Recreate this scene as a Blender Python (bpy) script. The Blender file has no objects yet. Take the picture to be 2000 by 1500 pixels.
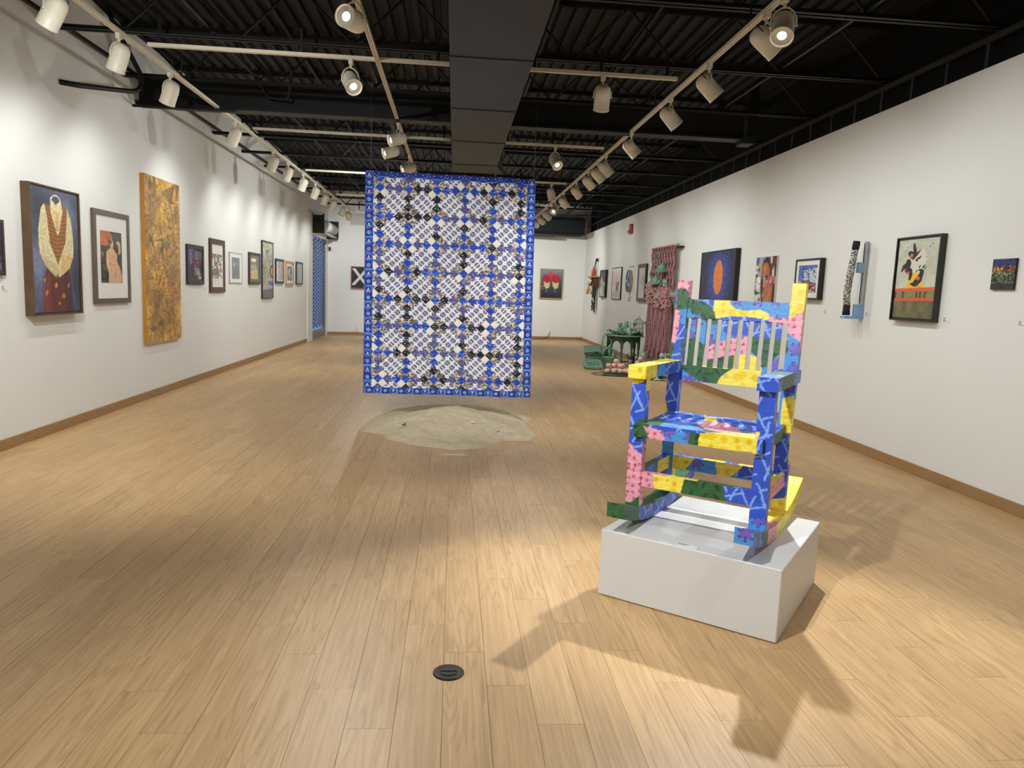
import bpy, math, random
import numpy as np
from mathutils import Vector, Matrix
random.seed(7); RNG = np.random.default_rng(7)
scene = bpy.context.scene
COL = scene.collection
# ------------------------------------------------------------------ camera
CAM_H = 1.55; FOC = 1420.0
MR = np.array([[0.9961711218, -0.0779460380, 0.0395918069],
               [-0.0293059606, 0.1289405786, 0.9912191926],
               [0.0823665993, 0.9885842111, -0.1261625973]])
cam_data = bpy.data.cameras.new('camera'); cam = bpy.data.objects.new('camera', cam_data); COL.objects.link(cam)
cam_data.sensor_width = 36.0; cam_data.lens = FOC * 36.0 / 2000.0; cam_data.clip_start = 0.05; cam_data.clip_end = 200
cam.matrix_world = Matrix(((MR[0][0], MR[1][0], -MR[2][0], 0), (MR[0][1], MR[1][1], -MR[2][1], 0),
                           (MR[0][2], MR[1][2], -MR[2][2], CAM_H), (0, 0, 0, 1)))
scene.camera = cam
# ------------------------------------------------------------------ dusk sky outside the shutter opening
world = bpy.data.worlds.new('dusk_sky'); scene.world = world; world.use_nodes = True
bg = world.node_tree.nodes['Background']; bg.inputs[0].default_value = (0.16, 0.34, 0.80, 1); bg.inputs[1].default_value = 0.9
vs = scene.view_settings
vs.view_transform = 'Standard'; vs.look = 'None'; vs.gamma = 1.0; vs.use_curve_mapping = False; vs.exposure = 0.07
LAMP_POWER = 1.0          # scale of every track lamp

# ------------------------------------------------------------------ helpers
def lin(c):
    c = np.asarray(c, float) / 255.0
    return np.where(c <= 0.04045, c / 12.92, ((c + 0.055) / 1.055) ** 2.4)
def L4(c): r = lin(c); return (float(r[0]), float(r[1]), float(r[2]), 1.0)

MATS = {}
def mat(name, rgb=(128, 128, 128), rough=0.6, metal=0.0, bump=0.0, bscale=200.0, var=0.0, vscale=6.0, spec=0.5, emit=None, estr=0.0, stretch=None):
    """Principled material with optional procedural colour variation and bump."""
    if name in MATS: return MATS[name]
    m = bpy.data.materials.new(name); m.use_nodes = True; nt = m.node_tree; b = nt.nodes['Principled BSDF']
    b.inputs['Base Color'].default_value = L4(rgb); b.inputs['Roughness'].default_value = rough
    b.inputs['Metallic'].default_value = metal; b.inputs['Specular IOR Level'].default_value = spec
    if emit is not None:
        b.inputs['Emission Color'].default_value = L4(emit); b.inputs['Emission Strength'].default_value = estr
    if var > 0 or bump > 0:
        tc = nt.nodes.new('ShaderNodeTexCoord'); src = tc.outputs['Object']
        if stretch:
            mp = nt.nodes.new('ShaderNodeMapping'); mp.inputs['Scale'].default_value = stretch
            nt.links.new(src, mp.inputs[0]); src = mp.outputs[0]
    if var > 0:
        n = nt.nodes.new('ShaderNodeTexNoise'); n.inputs['Scale'].default_value = vscale; n.inputs['Detail'].default_value = 5
        nt.links.new(src, n.inputs['Vector'])
        r = nt.nodes.new('ShaderNodeMapRange'); r.inputs[1].default_value = 0.3; r.inputs[2].default_value = 0.7
        r.inputs[3].default_value = 1 - var; r.inputs[4].default_value = 1 + var
        nt.links.new(n.outputs['Fac'], r.inputs[0])
        mx = nt.nodes.new('ShaderNodeMix'); mx.data_type = 'RGBA'; mx.blend_type = 'MULTIPLY'; mx.inputs[0].default_value = 1
        mx.inputs[6].default_value = L4(rgb); nt.links.new(r.outputs[0], mx.inputs[7]); nt.links.new(mx.outputs[2], b.inputs['Base Color'])
    if bump > 0:
        n2 = nt.nodes.new('ShaderNodeTexNoise'); n2.inputs['Scale'].default_value = bscale; n2.inputs['Detail'].default_value = 3
        nt.links.new(src, n2.inputs['Vector'])
        bp = nt.nodes.new('ShaderNodeBump'); bp.inputs['Strength'].default_value = bump; bp.inputs['Distance'].default_value = 0.01
        nt.links.new(n2.outputs['Fac'], bp.inputs['Height']); nt.links.new(bp.outputs[0], b.inputs['Normal'])
    MATS[name] = m; return m
def paint_mat(name, rough=0.5, bump=0.0, bscale=150):
    """Material whose colour is the painted colour attribute of the mesh."""
    if name in MATS: return MATS[name]
    m = mat(name, (255, 255, 255), rough, bump=bump, bscale=bscale); nt = m.node_tree
    a = nt.nodes.new('ShaderNodeAttribute'); a.attribute_name = 'paint'
    nt.links.new(a.outputs['Color'], nt.nodes['Principled BSDF'].inputs['Base Color']); return m
def glass_mat():
    if 'picture_glass' in MATS: return MATS['picture_glass']
    m = bpy.data.materials.new('picture_glass'); m.use_nodes = True; nt = m.node_tree; nt.nodes.clear()
    o = nt.nodes.new('ShaderNodeOutputMaterial'); mx = nt.nodes.new('ShaderNodeMixShader'); lw = nt.nodes.new('ShaderNodeLayerWeight'); pw = nt.nodes.new('ShaderNodeMath'); pw.operation = 'POWER'; pw.inputs[1].default_value = 5.0
    fr = nt.nodes.new('ShaderNodeMath'); fr.operation = 'MULTIPLY_ADD'; fr.inputs[1].default_value = 0.75; fr.inputs[2].default_value = 0.035
    nt.links.new(lw.outputs['Facing'], pw.inputs[0]); nt.links.new(pw.outputs[0], fr.inputs[0])
    t = nt.nodes.new('ShaderNodeBsdfTransparent'); g = nt.nodes.new('ShaderNodeBsdfGlossy'); g.inputs['Roughness'].default_value = 0.02
    nt.links.new(fr.outputs[0], mx.inputs[0]); nt.links.new(t.outputs[0], mx.inputs[1]); nt.links.new(g.outputs[0], mx.inputs[2]); nt.links.new(mx.outputs[0], o.inputs[0])
    MATS['picture_glass'] = m; return m

class MB:
    """Mesh builder: collects shapes, build() links them as one mesh object."""
    def __init__(s): s.v = []; s.f = []; s.sm = []
    def add(s, vs, fs, smooth=False):
        o = len(s.v); s.v += [tuple(map(float, p)) for p in vs]; s.f += [tuple(i + o for i in f) for f in fs]; s.sm += [smooth] * len(fs); return s
    def box(s, a, b, ch=0.0):
        x0, y0, z0 = [min(p, q) for p, q in zip(a, b)]; x1, y1, z1 = [max(p, q) for p, q in zip(a, b)]
        if ch <= 0:
            return s.add([(x0, y0, z0), (x1, y0, z0), (x1, y1, z0), (x0, y1, z0), (x0, y0, z1), (x1, y0, z1), (x1, y1, z1), (x0, y1, z1)],
                         [(0, 3, 2, 1), (4, 5, 6, 7), (0, 1, 5, 4), (1, 2, 6, 5), (2, 3, 7, 6), (3, 0, 4, 7)])
        X = (x0, x1); Y = (y0, y1); Z = (z0, z1); vs = []; idx = {}
        for i in (0, 1):
            for j in (0, 1):
                for k in (0, 1):
                    di, dj, dk = (1 - 2 * i) * ch, (1 - 2 * j) * ch, (1 - 2 * k) * ch
                    for ax in range(3):
                        p = [X[i] + di, Y[j] + dj, Z[k] + dk]; p[ax] = (X[i], Y[j], Z[k])[ax]; idx[i, j, k, ax] = len(vs); vs.append(p)
        fs = []
        for ax in range(3):
            o = [a for a in range(3) if a != ax]
            for sgn in (0, 1):
                q = []
                for (m, n) in ((0, 0), (1, 0), (1, 1), (0, 1)):
                    c = [0, 0, 0]; c[ax] = sgn; c[o[0]] = m; c[o[1]] = n; q.append(idx[c[0], c[1], c[2], ax])
                flip = (sgn == 0) != (ax == 1)
                fs.append(tuple(q[::-1]) if flip else tuple(q))
            for m in (0, 1):
                for n in (0, 1):
                    c0 = [0, 0, 0]; c0[o[0]] = m; c0[o[1]] = n; c1 = list(c0); c1[ax] = 1
                    q = [idx[(*c0, o[0])], idx[(*c1, o[0])], idx[(*c1, o[1])], idx[(*c0, o[1])]]
                    if ((m == n) == (ax != 1)): q = q[::-1]
                    fs.append(tuple(q))
        for i in (0, 1):
            for j in (0, 1):
                for k in (0, 1):
                    q = [idx[i, j, k, 0], idx[i, j, k, 1], idx[i, j, k, 2]]
                    if (i + j + k) % 2 == 0: q = q[::-1]
                    fs.append(tuple(q))
        return s.add(vs, fs)
    def tube(s, pts, r, n=8, smooth=True, closed=False, cap=True):
        pts = [Vector(p) for p in pts]; m = len(pts); rs = r if isinstance(r, (list, tuple)) else [r] * m
        vs = []; up = None
        for i, p in enumerate(pts):
            a = pts[(i - 1) % m] if (closed or i > 0) else pts[i]; b = pts[(i + 1) % m] if (closed or i < m - 1) else pts[i]
            t = (b - a); t = t.normalized() if t.length > 1e-9 else Vector((0, 0, 1))
            if up is None: up = Vector((0, 0, 1)) if abs(t.z) < 0.9 else Vector((1, 0, 0))
            x = up.cross(t)
            if x.length < 1e-6: x = Vector((1, 0, 0)).cross(t)
            x.normalize(); y = t.cross(x); up = y
            for k in range(n):
                an = 2 * math.pi * k / n; vs.append(p + (x * math.cos(an) + y * math.sin(an)) * rs[i])
        fs = []
        for i in range(m if closed else m - 1):
            j = (i + 1) % m
            for k in range(n): fs.append((i * n + k, i * n + (k + 1) % n, j * n + (k + 1) % n, j * n + k))
        if cap and not closed: fs.append(tuple(range(n - 1, -1, -1))); fs.append(tuple((m - 1) * n + k for k in range(n)))
        return s.add(vs, fs, smooth)
    def lathe(s, prof, n=20, o=(0, 0, 0), smooth=True, sx=1.0, sy=1.0):
        vs = []; m = len(prof)
        for r, z in prof:
            for k in range(n):
                an = 2 * math.pi * k / n; vs.append((o[0] + r * math.cos(an) * sx, o[1] + r * math.sin(an) * sy, o[2] + z))
        fs = []
        for i in range(m - 1):
            for k in range(n): fs.append((i * n + k, i * n + (k + 1) % n, (i + 1) * n + (k + 1) % n, (i + 1) * n + k))
        if prof[0][0] > 1e-6: fs.append(tuple(range(n - 1, -1, -1)))
        if prof[-1][0] > 1e-6: fs.append(tuple((m - 1) * n + k for k in range(n)))
        return s.add(vs, fs, smooth)
    def prism(s, poly, a, b, axis=1):
        """extrude a 2-D polygon between a and b along an axis (poly gives the two other coordinates in order)."""
        n = len(poly); vs = []
        for t in (a, b):
            for p in poly: q = list(p); q.insert(axis, t); vs.append(q)
        fs = [tuple(range(n)), tuple(range(2 * n - 1, n - 1, -1))]
        for i in range(n): fs.append((i, i + n, (i + 1) % n + n, (i + 1) % n))
        return s.add(vs, fs)
    def ball(s, c, r, n=10, sc=(1, 1, 1)):
        prof = [(r * math.sin(math.pi * i / n), -r * math.cos(math.pi * i / n)) for i in range(n + 1)]; prof[0] = (0, -r); prof[-1] = (0, r)
        o = len(s.v); s.lathe(prof, n * 2, (0, 0, 0))
        for i in range(o, len(s.v)):
            p = s.v[i]; s.v[i] = (c[0] + p[0] * sc[0], c[1] + p[1] * sc[1], c[2] + p[2] * sc[2])
        return s
    def leaf(s, p, d, w, l, up=(0, 0, 1)):
        p = Vector(p); d = Vector(d).normalized(); x = d.cross(Vector(up))
        if x.length < 1e-4: x = Vector((1, 0, 0))
        x.normalize(); nrm = x.cross(d)
        return s.add([p, p + d * l * .45 + x * w * .5 - nrm * l * .05, p + d * l, p + d * l * .45 - x * w * .5 - nrm * l * .05, p + d * l * .5 + nrm * l * .06],
                     [(0, 1, 4), (1, 2, 4), (2, 3, 4), (3, 0, 4)])
    def mesh(s, name):
        me = bpy.data.meshes.new(name); me.from_pydata(s.v, [], s.f)
        me.polygons.foreach_set('use_smooth', s.sm); me.update(); return me
    def build(s, name, m, parent=None, loc=None):
        return put(name, s.mesh(name), m, parent, loc)
def put(name, me, m, parent=None, loc=None):
    o = bpy.data.objects.new(name, me); COL.objects.link(o)
    if m is not None and not me.materials: me.materials.append(m)
    if parent is not None: o.parent = parent
    if loc is not None: o.location = loc
    return o
def thing(name, label, cat, loc=(0, 0, 0), rotz=0.0, group=None):
    o = bpy.data.objects.new(name, None); COL.objects.link(o); o.empty_display_size = 0.1
    o.location = loc; o.rotation_euler = (0, 0, rotz); return tag(o, label, cat, group)
def tag(o, label, cat, group=None):
    o['label'] = label; o['category'] = cat
    if group: o['group'] = group
    return o
def struct(o, label=None):
    o['kind'] = 'structure'
    if label: o['label'] = label
    return o
def copy_tree(o, parent=None):
    c = o.copy(); COL.objects.link(c); c.parent = parent
    for ch in list(o.children): copy_tree(ch, c)
    return c

# --- painting: numpy rasters that become colour attributes on a real canvas mesh
def vnoise(x, y, seed=0):
    r = np.random.default_rng(seed).random((64, 64)); xi = np.floor(x).astype(int); yi = np.floor(y).astype(int); fx = x - xi; fy = y - yi
    fx = fx * fx * (3 - 2 * fx); fy = fy * fy * (3 - 2 * fy); g = lambda a, b: r[a % 64, b % 64]
    return (g(xi, yi) * (1 - fx) + g(xi + 1, yi) * fx) * (1 - fy) + (g(xi, yi + 1) * (1 - fx) + g(xi + 1, yi + 1) * fx) * fy
def fbm(x, y, seed=0, oct=4):
    t = 0; a = 0.5; s = 0
    for i in range(oct): t = t + a * vnoise(x * 2 ** i + 17 * i, y * 2 ** i + 31 * i, seed + i); s += a; a *= .5
    return t / s
def inpoly(x, y, P):
    P = np.asarray(P, float); r = np.zeros(np.shape(x), bool); j = len(P) - 1
    for i in range(len(P)):
        xi, yi = P[i]; xj, yj = P[j]
        c = ((yi > y) != (yj > y)) & (x < (xj - xi) * (y - yi) / (yj - yi + 1e-12) + xi); r ^= c; j = i
    return r
def segdist(x, y, a, b):
    ax, ay = a; bx, by = b; dx, dy = bx - ax, by - ay; t = np.clip(((x - ax) * dx + (y - ay) * dy) / (dx * dx + dy * dy + 1e-12), 0, 1)
    return np.hypot(x - ax - t * dx, y - ay - t * dy)
class Pic:
    """A raster to paint on; x to the right 0..1, y DOWN 0..1; aspect = height / width."""
    def __init__(s, nx, ny, base=(255, 255, 255)):
        s.nx, s.ny = nx, ny; s.Y, s.X = np.mgrid[0:ny, 0:nx].astype(float); s.X /= nx - 1; s.Y /= ny - 1
        s.a = (ny - 1) / (nx - 1); s.img = np.empty((ny, nx, 3)); s.img[:] = base
    def mix(s, m, c, al=1.0):
        m = (m * al)[..., None] if not np.isscalar(m) else m * al
        s.img = s.img * (1 - m) + np.asarray(c, float) * m; return s
    def poly(s, P, c, al=1.0): return s.mix(inpoly(s.X, s.Y, P).astype(float), c, al)
    def ell(s, cx, cy, rx, ry, c, al=1.0, soft=0.0, rot=0.0):
        x = s.X - cx; y = (s.Y - cy) * s.a; cr, sr = math.cos(rot), math.sin(rot); u = x * cr + y * sr; v = -x * sr + y * cr
        d = np.hypot(u / rx, v / (ry * s.a)); return s.mix((d < 1).astype(float) if soft == 0 else np.clip((1 - d) / soft, 0, 1), c, al)
    def line(s, pts, w, c, al=1.0):
        d = np.full(s.X.shape, 9.0)
        for a, b in zip(pts[:-1], pts[1:]): d = np.minimum(d, segdist(s.X, s.Y * s.a, (a[0], a[1] * s.a), (b[0], b[1] * s.a)))
        return s.mix((d < w / 2).astype(float), c, al)
    def tex(s, amt, sx, sy, seed=0):
        s.img = s.img * (1 + amt * (fbm(s.X * sx, s.Y * s.a * sy, seed)[..., None] - .5) * 2); return s
    def speck(s, m, cols, p=0.5, seed=0):
        r = np.random.default_rng(seed); k = r.random(s.X.shape) < p; ci = r.integers(0, len(cols), s.X.shape)
        cc = np.asarray(cols, float)[ci]; mm = (k & m)[..., None]; s.img = np.where(mm, cc, s.img); return s
    def cracks(s, n, c, w, seed=0, al=.8, sy=1.0):
        r = np.random.default_rng(seed); px = r.random(n); py = r.random(n) * s.a
        d1 = np.full(s.X.shape, 9.0); d2 = d1.copy()
        wx = s.X + .03 * (fbm(s.X * 9, s.Y * s.a * 9, seed + 5) - .5); wy = s.Y * s.a + .03 * (fbm(s.X * 9, s.Y * s.a * 9, seed + 9) - .5)
        for a, b in zip(px, py):
            d = np.hypot(wx - a, (wy - b) * sy); m = d < d1; d2 = np.where(m, d1, np.minimum(d2, d)); d1 = np.where(m, d, d1)
        return s.mix(((d2 - d1) < w).astype(float), c, al)
    def mesh(s, name, w, h):
        """vertical sheet in local X (right) / Z (up), centred, facing -Y."""
        nx, ny = s.nx, s.ny; xs = (s.X - .5) * w; zs = (.5 - s.Y) * h
        co = np.stack([xs, np.zeros_like(xs), zs], -1).reshape(-1, 3)
        i = np.arange(nx * ny).reshape(ny, nx); f = np.stack([i[1:, :-1], i[1:, 1:], i[:-1, 1:], i[:-1, :-1]], -1).reshape(-1, 4)
        return fastmesh(name, co, f, s.img.reshape(-1, 3))
def fastmesh(name, co, f, rgb=None):
    me = bpy.data.meshes.new(name); me.vertices.add(len(co)); me.vertices.foreach_set('co', np.asarray(co, np.float32).ravel())
    f = np.asarray(f, np.int32); me.loops.add(f.size); me.loops.foreach_set('vertex_index', f.ravel()); me.polygons.add(len(f))
    me.polygons.foreach_set('loop_start', np.arange(0, f.size, f.shape[1], dtype=np.int32)); me.update(calc_edges=True)
    if rgb is not None:
        at = me.color_attributes.new('paint', 'FLOAT_COLOR', 'POINT'); c = np.ones((len(co), 4), np.float32)
        c[:, :3] = lin(np.clip(rgb, 0, 255)); at.data.foreach_set('color', c.ravel())
    return me
# ------------------------------------------------------------------ the room
LX, RX = -3.88, 4.34
Y0 = -6.0; BYL, BYR = 22.85, 24.5; DECK = 4.40
def back_y(x): return BYL + (x - LX) / (RX - LX) * (BYR - BYL)
BACK_ANG = math.atan2(BYR - BYL, RX - LX)
M_wall = mat('white_wall_paint', (231, 231, 227), 0.75, bump=0.12, bscale=90, var=0.012, vscale=1.3, spec=0.25)
M_black = mat('flat_black_paint', (24, 24, 26), 0.65, bump=0.15, bscale=60, var=0.15, vscale=3, spec=0.35)
M_deck = mat('black_metal_deck', (23, 23, 24), 0.6, bump=0.1, bscale=40, var=0.2, vscale=2, spec=0.22)
M_steel = mat('black_steel', (25, 25, 26), 0.55, var=0.2, vscale=4, spec=0.3)
M_base = mat('tan_baseboard', (158, 122, 80), 0.5, var=0.06, vscale=5, stretch=(1, 1, 12))
# --- floor of wood-look planks
PW, PL = 0.172, 1.075
def floor_material():
    m = bpy.data.materials.new('wood_plank'); m.use_nodes = True; nt = m.node_tree; N = nt.nodes.new; K = nt.links.new
    b = nt.nodes['Principled BSDF']; geo = N('ShaderNodeNewGeometry'); sep = N('ShaderNodeSeparateXYZ'); K(geo.outputs['Position'], sep.inputs[0])
    def mth(op, a, c=None, c2=None):
        n = N('ShaderNodeMath'); n.operation = op
        for i, q in enumerate((a, c, c2)):
            if q is None: continue
            if isinstance(q, (int, float)): n.inputs[i].default_value = q
            else: K(q, n.inputs[i])
        return n.outputs[0]
    colid = mth('FLOOR', mth('DIVIDE', sep.outputs[0], PW))
    off = mth('ADD', 4.04, mth('MULTIPLY', colid, -0.265))
    row = mth('FLOOR', mth('DIVIDE', mth('SUBTRACT', sep.outputs[1], off), PL))
    cmb = N('ShaderNodeCombineXYZ'); K(colid, cmb.inputs[0]); K(row, cmb.inputs[1])
    wn = N('ShaderNodeTexWhiteNoise'); wn.noise_dimensions = '2D'; K(cmb.outputs[0], wn.inputs['Vector'])
    r1 = wn.outputs['Value']
    # grain: stretched noise, shifted for every plank
    def coords(sx, sy):
        c = N('ShaderNodeCombineXYZ'); K(mth('MULTIPLY', sep.outputs[0], sx), c.inputs[0])
        K(mth('ADD', mth('MULTIPLY', sep.outputs[1], sy), mth('MULTIPLY', r1, 37.0)), c.inputs[1]); K(mth('MULTIPLY', r1, 91.0), c.inputs[2]); return c.outputs[0]
    n1 = N('ShaderNodeTexNoise'); n1.inputs['Scale'].default_value = 1; n1.inputs['Detail'].default_value = 6; n1.inputs['Roughness'].default_value = .65; K(coords(70, 2.2), n1.inputs['Vector'])
    n2 = N('ShaderNodeTexNoise'); n2.inputs['Scale'].default_value = 1; n2.inputs['Detail'].default_value = 2; K(coords(8, .75), n2.inputs['Vector'])
    n3 = N('ShaderNodeTexNoise'); n3.inputs['Scale'].default_value = 1; n3.inputs['Detail'].default_value = 3; K(coords(3.5, .8), n3.inputs['Vector'])
    rings = mth('POWER', mth('ABSOLUTE', mth('SINE', mth('MULTIPLY', n2.outputs['Fac'], 40.0))), 6.0)
    ringm = mth('MULTIPLY', rings, mth('GREATER_THAN', n3.outputs['Fac'], 0.50))
    val = mth('ADD', mth('MULTIPLY', n1.outputs['Fac'], 0.62), mth('MULTIPLY', n3.outputs['Fac'], 0.38))
    val = mth('ADD', val, mth('MULTIPLY', mth('SUBTRACT', r1, 0.5), 0.09))
    val = mth('SUBTRACT', val, mth('MULTIPLY', ringm, 0.11))
    cr = N('ShaderNodeValToRGB'); K(val, cr.inputs[0]); e = cr.color_ramp.elements
    e[0].position = 0.22; e[0].color = L4((157, 122, 80)); e[1].position = 0.76; e[1].color = L4((218, 181, 132))
    x = cr.color_ramp.elements.new(0.5); x.color = L4((193, 156, 109))
    K(cr.outputs[0], b.inputs['Base Color']); b.inputs['Roughness'].default_value = 0.42; b.inputs['Specular IOR Level'].default_value = 0.45
    bp = N('ShaderNodeBump'); bp.inputs['Strength'].default_value = 0.08; bp.inputs['Distance'].default_value = 0.004; K(n1.outputs['Fac'], bp.inputs['Height']); K(bp.outputs[0], b.inputs['Normal'])
    return m
M_plank = floor_material(); M_gap = mat('dark_joint', (112, 90, 64), 0.8)
b = MB(); b.add([(LX - .15, Y0, -.006), (RX + .15, Y0, -.006), (RX + .15, 24.7, -.006), (LX - .15, 24.7, -.006), (LX - .15, Y0, -.12), (RX + .15, Y0, -.12), (RX + .15, 24.7, -.12), (LX - .15, 24.7, -.12)],
               [(0, 1, 2, 3), (7, 6, 5, 4), (0, 4, 5, 1), (1, 5, 6, 2), (2, 6, 7, 3), (3, 7, 4, 0)])
floor = struct(b.build('floor', M_gap), 'tan wood-look plank floor of the gallery')
g = 0.0007
pm = MB().box((g, g, -.0055), (PW - g, PL - g, 0)).mesh('plank'); pm.materials.append(M_plank)
cells = []
for ci in range(-24, 27):
    x0 = ci * PW; off = 4.04 - 0.265 * ci
    if x0 + PW < LX or x0 > RX: continue
    for rj in range(-14, 26):
        y0 = off + rj * PL
        if y0 + PL < Y0 or y0 > 24.4: continue
        cells.append((x0, y0))
def in_view(x, y):
    v = MR @ np.array([x, y, -CAM_H])
    if v[2] < 1.2: return False
    px = 1000 + FOC * v[0] / v[2]; py = 750 - FOC * v[1] / v[2]; return -60 < px < 2060 and py < 1640
vis = sorted([c for c in cells if in_view(c[0] + PW / 2, c[1] + PL / 2) and c[0] >= LX and c[0] + PW <= RX], key=lambda c: c[1])
near = set(vis[:298]); rest = MB()
for c in cells:
    if c in near: put('plank', pm, M_plank, floor, (c[0], c[1], 0))
    else: rest.box((max(c[0] + g, LX - .1), max(c[1] + g, Y0), -.0055), (min(c[0] + PW - g, RX + .1), min(c[1] + PL - g, 24.55), 0))
o = rest.build('far_planks', M_plank, floor); o['kind'] = 'stuff'
# --- walls
SH0, SH1, SHZ = 20.30, 22.62, 2.86      # roller-shutter opening in the left wall
struct(MB().box((LX - .14, Y0, 0), (LX, SH0, DECK + .1)).box((LX - .14, SH0, SHZ), (LX, SH1, DECK + .1)).box((LX - .14, SH1, 0), (LX, 23.1, DECK + .1)).build('wall_left', M_wall), 'long white left gallery wall')
wr = struct(MB().box((RX, Y0, 0), (RX + .10, 24.6, 3.54)).build('wall_right', M_wall), 'long white right gallery wall stopping below the ceiling')
bk = MB(); bk.prism([(LX - .14, BYL - .02), (RX + .14, BYR + .02), (RX + .14, BYR + .2), (LX - .14, BYL + .2)], 0, DECK + .1, axis=2)
struct(bk.build('wall_back', M_wall), 'white back wall of the gallery')
struct(MB().box((LX - .14, Y0 - .12, 0), (RX + .3, Y0, DECK + .1)).build('wall_front', M_wall), 'white wall behind the viewer')
up = struct(MB().box((RX + .14, Y0, 3.40), (RX + .24, 24.6, DECK + .1)).build('wall_upper', mat('deep_black_paint', (15, 15, 18), 0.8, spec=0.2)), 'black recessed upper wall above the white right wall')
MB().box((RX + .03, Y0, 3.765), (RX + .05, 24.5, 3.815)).build('top_rail', mat('grey_black_stud', (44, 44, 45), 0.6), up)
M_stud = mat('grey_black_stud', (44, 44, 45), 0.6); sm = MB().box((-.05, -.018, 3.54), (-.03, .018, 3.765)).mesh('stud'); sm.materials.append(M_stud)
k = 0
while True:
    y = -3.6 + 0.508 * k; k += 1
    if y > 24: break
    put('stud', sm, M_stud, up, (RX + .085, y, 0))
# --- baseboards
struct(MB().box((LX, Y0, 0), (LX + .014, SH0 - .18, .098), .003).build('baseboard_left', M_base), 'tan wooden baseboard along the left wall')
struct(MB().box((RX - .014, Y0, 0), (RX, BYR, .098), .003).build('baseboard_right', M_base), 'tan wooden baseboard along the right wall')
bb = MB(); t = .016; bb.prism([(LX, BYL - .02 - t), (RX, BYR - .02 - t), (RX, BYR - .015), (LX, BYL - .015)], 0, .098, axis=2)
struct(bb.build('baseboard_back', M_base), 'tan wooden baseboard along the back wall')
# --- ceiling: ribbed deck, bar joists, girder, bridging
P = 0.152; prof = []
x = LX - .14
while x < RX + .3:
    prof += [(x, DECK), (x + .062, DECK), (x + .076, DECK + .038), (x + .138, DECK + .038)]; x += P
vs = []; fs = []
for (px, pz) in prof: vs += [(px, Y0 - .1, pz), (px, 24.7, pz)]
for i in range(len(prof) - 1): fs.append((2 * i, 2 * i + 1, 2 * i + 3, 2 * i + 2))
o0 = len(vs)
vs += [(LX - .14, Y0 - .1, DECK + .12), (RX + .45, Y0 - .1, DECK + .12), (RX + .45, 24.7, DECK + .12), (LX - .14, 24.7, DECK + .12)]; fs.append((o0, o0 + 1, o0 + 2, o0 + 3))
ceil = struct(MB().add(vs, fs).build('ceiling', M_deck), 'black ribbed metal roof deck')
JX0, JX1, JZ = LX + .005, RX + .13, 3.83
ch = MB()
for s in (-1, 1):
    ch.box((JX0, s * .012, JZ), (JX1, s * .050, JZ + .006)).box((JX0, s * .012, JZ), (JX1, s * .018, JZ + .042))
    ch.box((JX0, s * .012, DECK - .006), (JX1, s * .056, DECK - .001)).box((JX0, s * .012, DECK - .05), (JX1, s * .018, DECK - .001))
cme = ch.mesh('joist'); cme.materials.append(M_steel)
pts = []; n = 15; seg = (JX1 - JX0 - .3) / n
for i in range(n + 1): pts.append((JX0 + .15 + i * seg, 0, (DECK - .03) if i % 2 == 0 else JZ + .02))
wb = MB()
for a, c in zip(pts[:-1], pts[1:]): wb.tube([a, c], .012, 6, False)
wme = wb.mesh('web'); wme.materials.append(M_steel)
JY = [5.93 + 1.575 * i for i in range(-7, 11)]
for y in JY:
    j = put('joist', cme, M_steel, ceil, (0, y, 0)); put('web', wme, M_steel, j)
gd = MB().box((LX + .005, 9.40, 3.60), (3.66, 9.60, 3.625)).box((LX + .005, 9.493, 3.625), (3.66, 9.507, 3.90)).box((LX + .005, 9.40, 3.90), (3.66, 9.60, 3.92)).box((3.62, 9.38, 3.55), (3.78, 9.62, 3.66)).box((3.70, 9.44, 3.66), (3.82, 9.56, 4.30))
gd.build('girder', M_steel, ceil)
for (x, z) in ((3.22, 3.885), (-2.37, 3.885), (-1.94, 4.30), (-1.0, 3.885), (0.9, 4.30), (1.9, 4.30)):
    MB().box((x - .018, Y0, z), (x + .018, 24.0, z + .004)).box((x - .018, Y0, z), (x - .014, 24.0, z + .032)).build('bridging', M_steel, ceil)
# --- air ducts
M_duct = mat('black_sheet_metal', (37, 36, 34), 0.55, bump=0.08, bscale=14, var=0.12, vscale=2.5, spec=0.4)
du = thing('air_duct', 'wide black rectangular duct running down the ceiling to the quilt', 'duct', (0, 0, 3.3))
ed = [-6.0, -3.6, -1.2, 1.2, 3.6, 5.81, 7.42, 8.99, 10.6]
for a, c in zip(ed[:-1], ed[1:]):
    MB().box((-.09, a + .004, 0), (.55, c - .004, .285), .004).build('duct_section', M_duct, du)
    MB().box((-.096, c - .012, -.006), (.556, c + .012, .288)).build('seam_flange', M_duct, du)
tp = MB(); tp.add([(-.09, 10.61, 0), (.55, 10.61, 0), (.55, 10.61, .285), (-.09, 10.61, .285), (-.09, 11.15, -.02), (.66, 11.15, -.02), (.66, 11.15, .3), (-.09, 11.15, .3)],
                  [(0, 1, 2, 3), (7, 6, 5, 4), (0, 4, 5, 1), (1, 5, 6, 2), (2, 6, 7, 3), (3, 7, 4, 0)])
tp.build('duct_end', M_duct, du)
ah = thing('air_handler', 'dark bulky black air unit hung on the back wall beside the quilt', 'air unit', (1.9, 23.1, 3.36))
prf = [(-.5, .06), (-.42, 0), (.42, 0), (.5, .06), (.5, .42), (.42, .52), (-.42, .52), (-.5, .42)]
MB().prism(prf, -1.4, 2.05, axis=0).build('casing', mat('deep_black_paint', (15, 15, 18), 0.8, spec=0.2), ah)
MB().box((-1.0, -.3, -.05), (1.2, .3, 0.0)).build('drip_tray', M_black, ah)
MB().box((-1.2, -.4, .52), (2.0, -.36, .60)).box((-1.2, .36, .52), (2.0, .40, .60)).build('hanger_rail', M_steel, ah)
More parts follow.
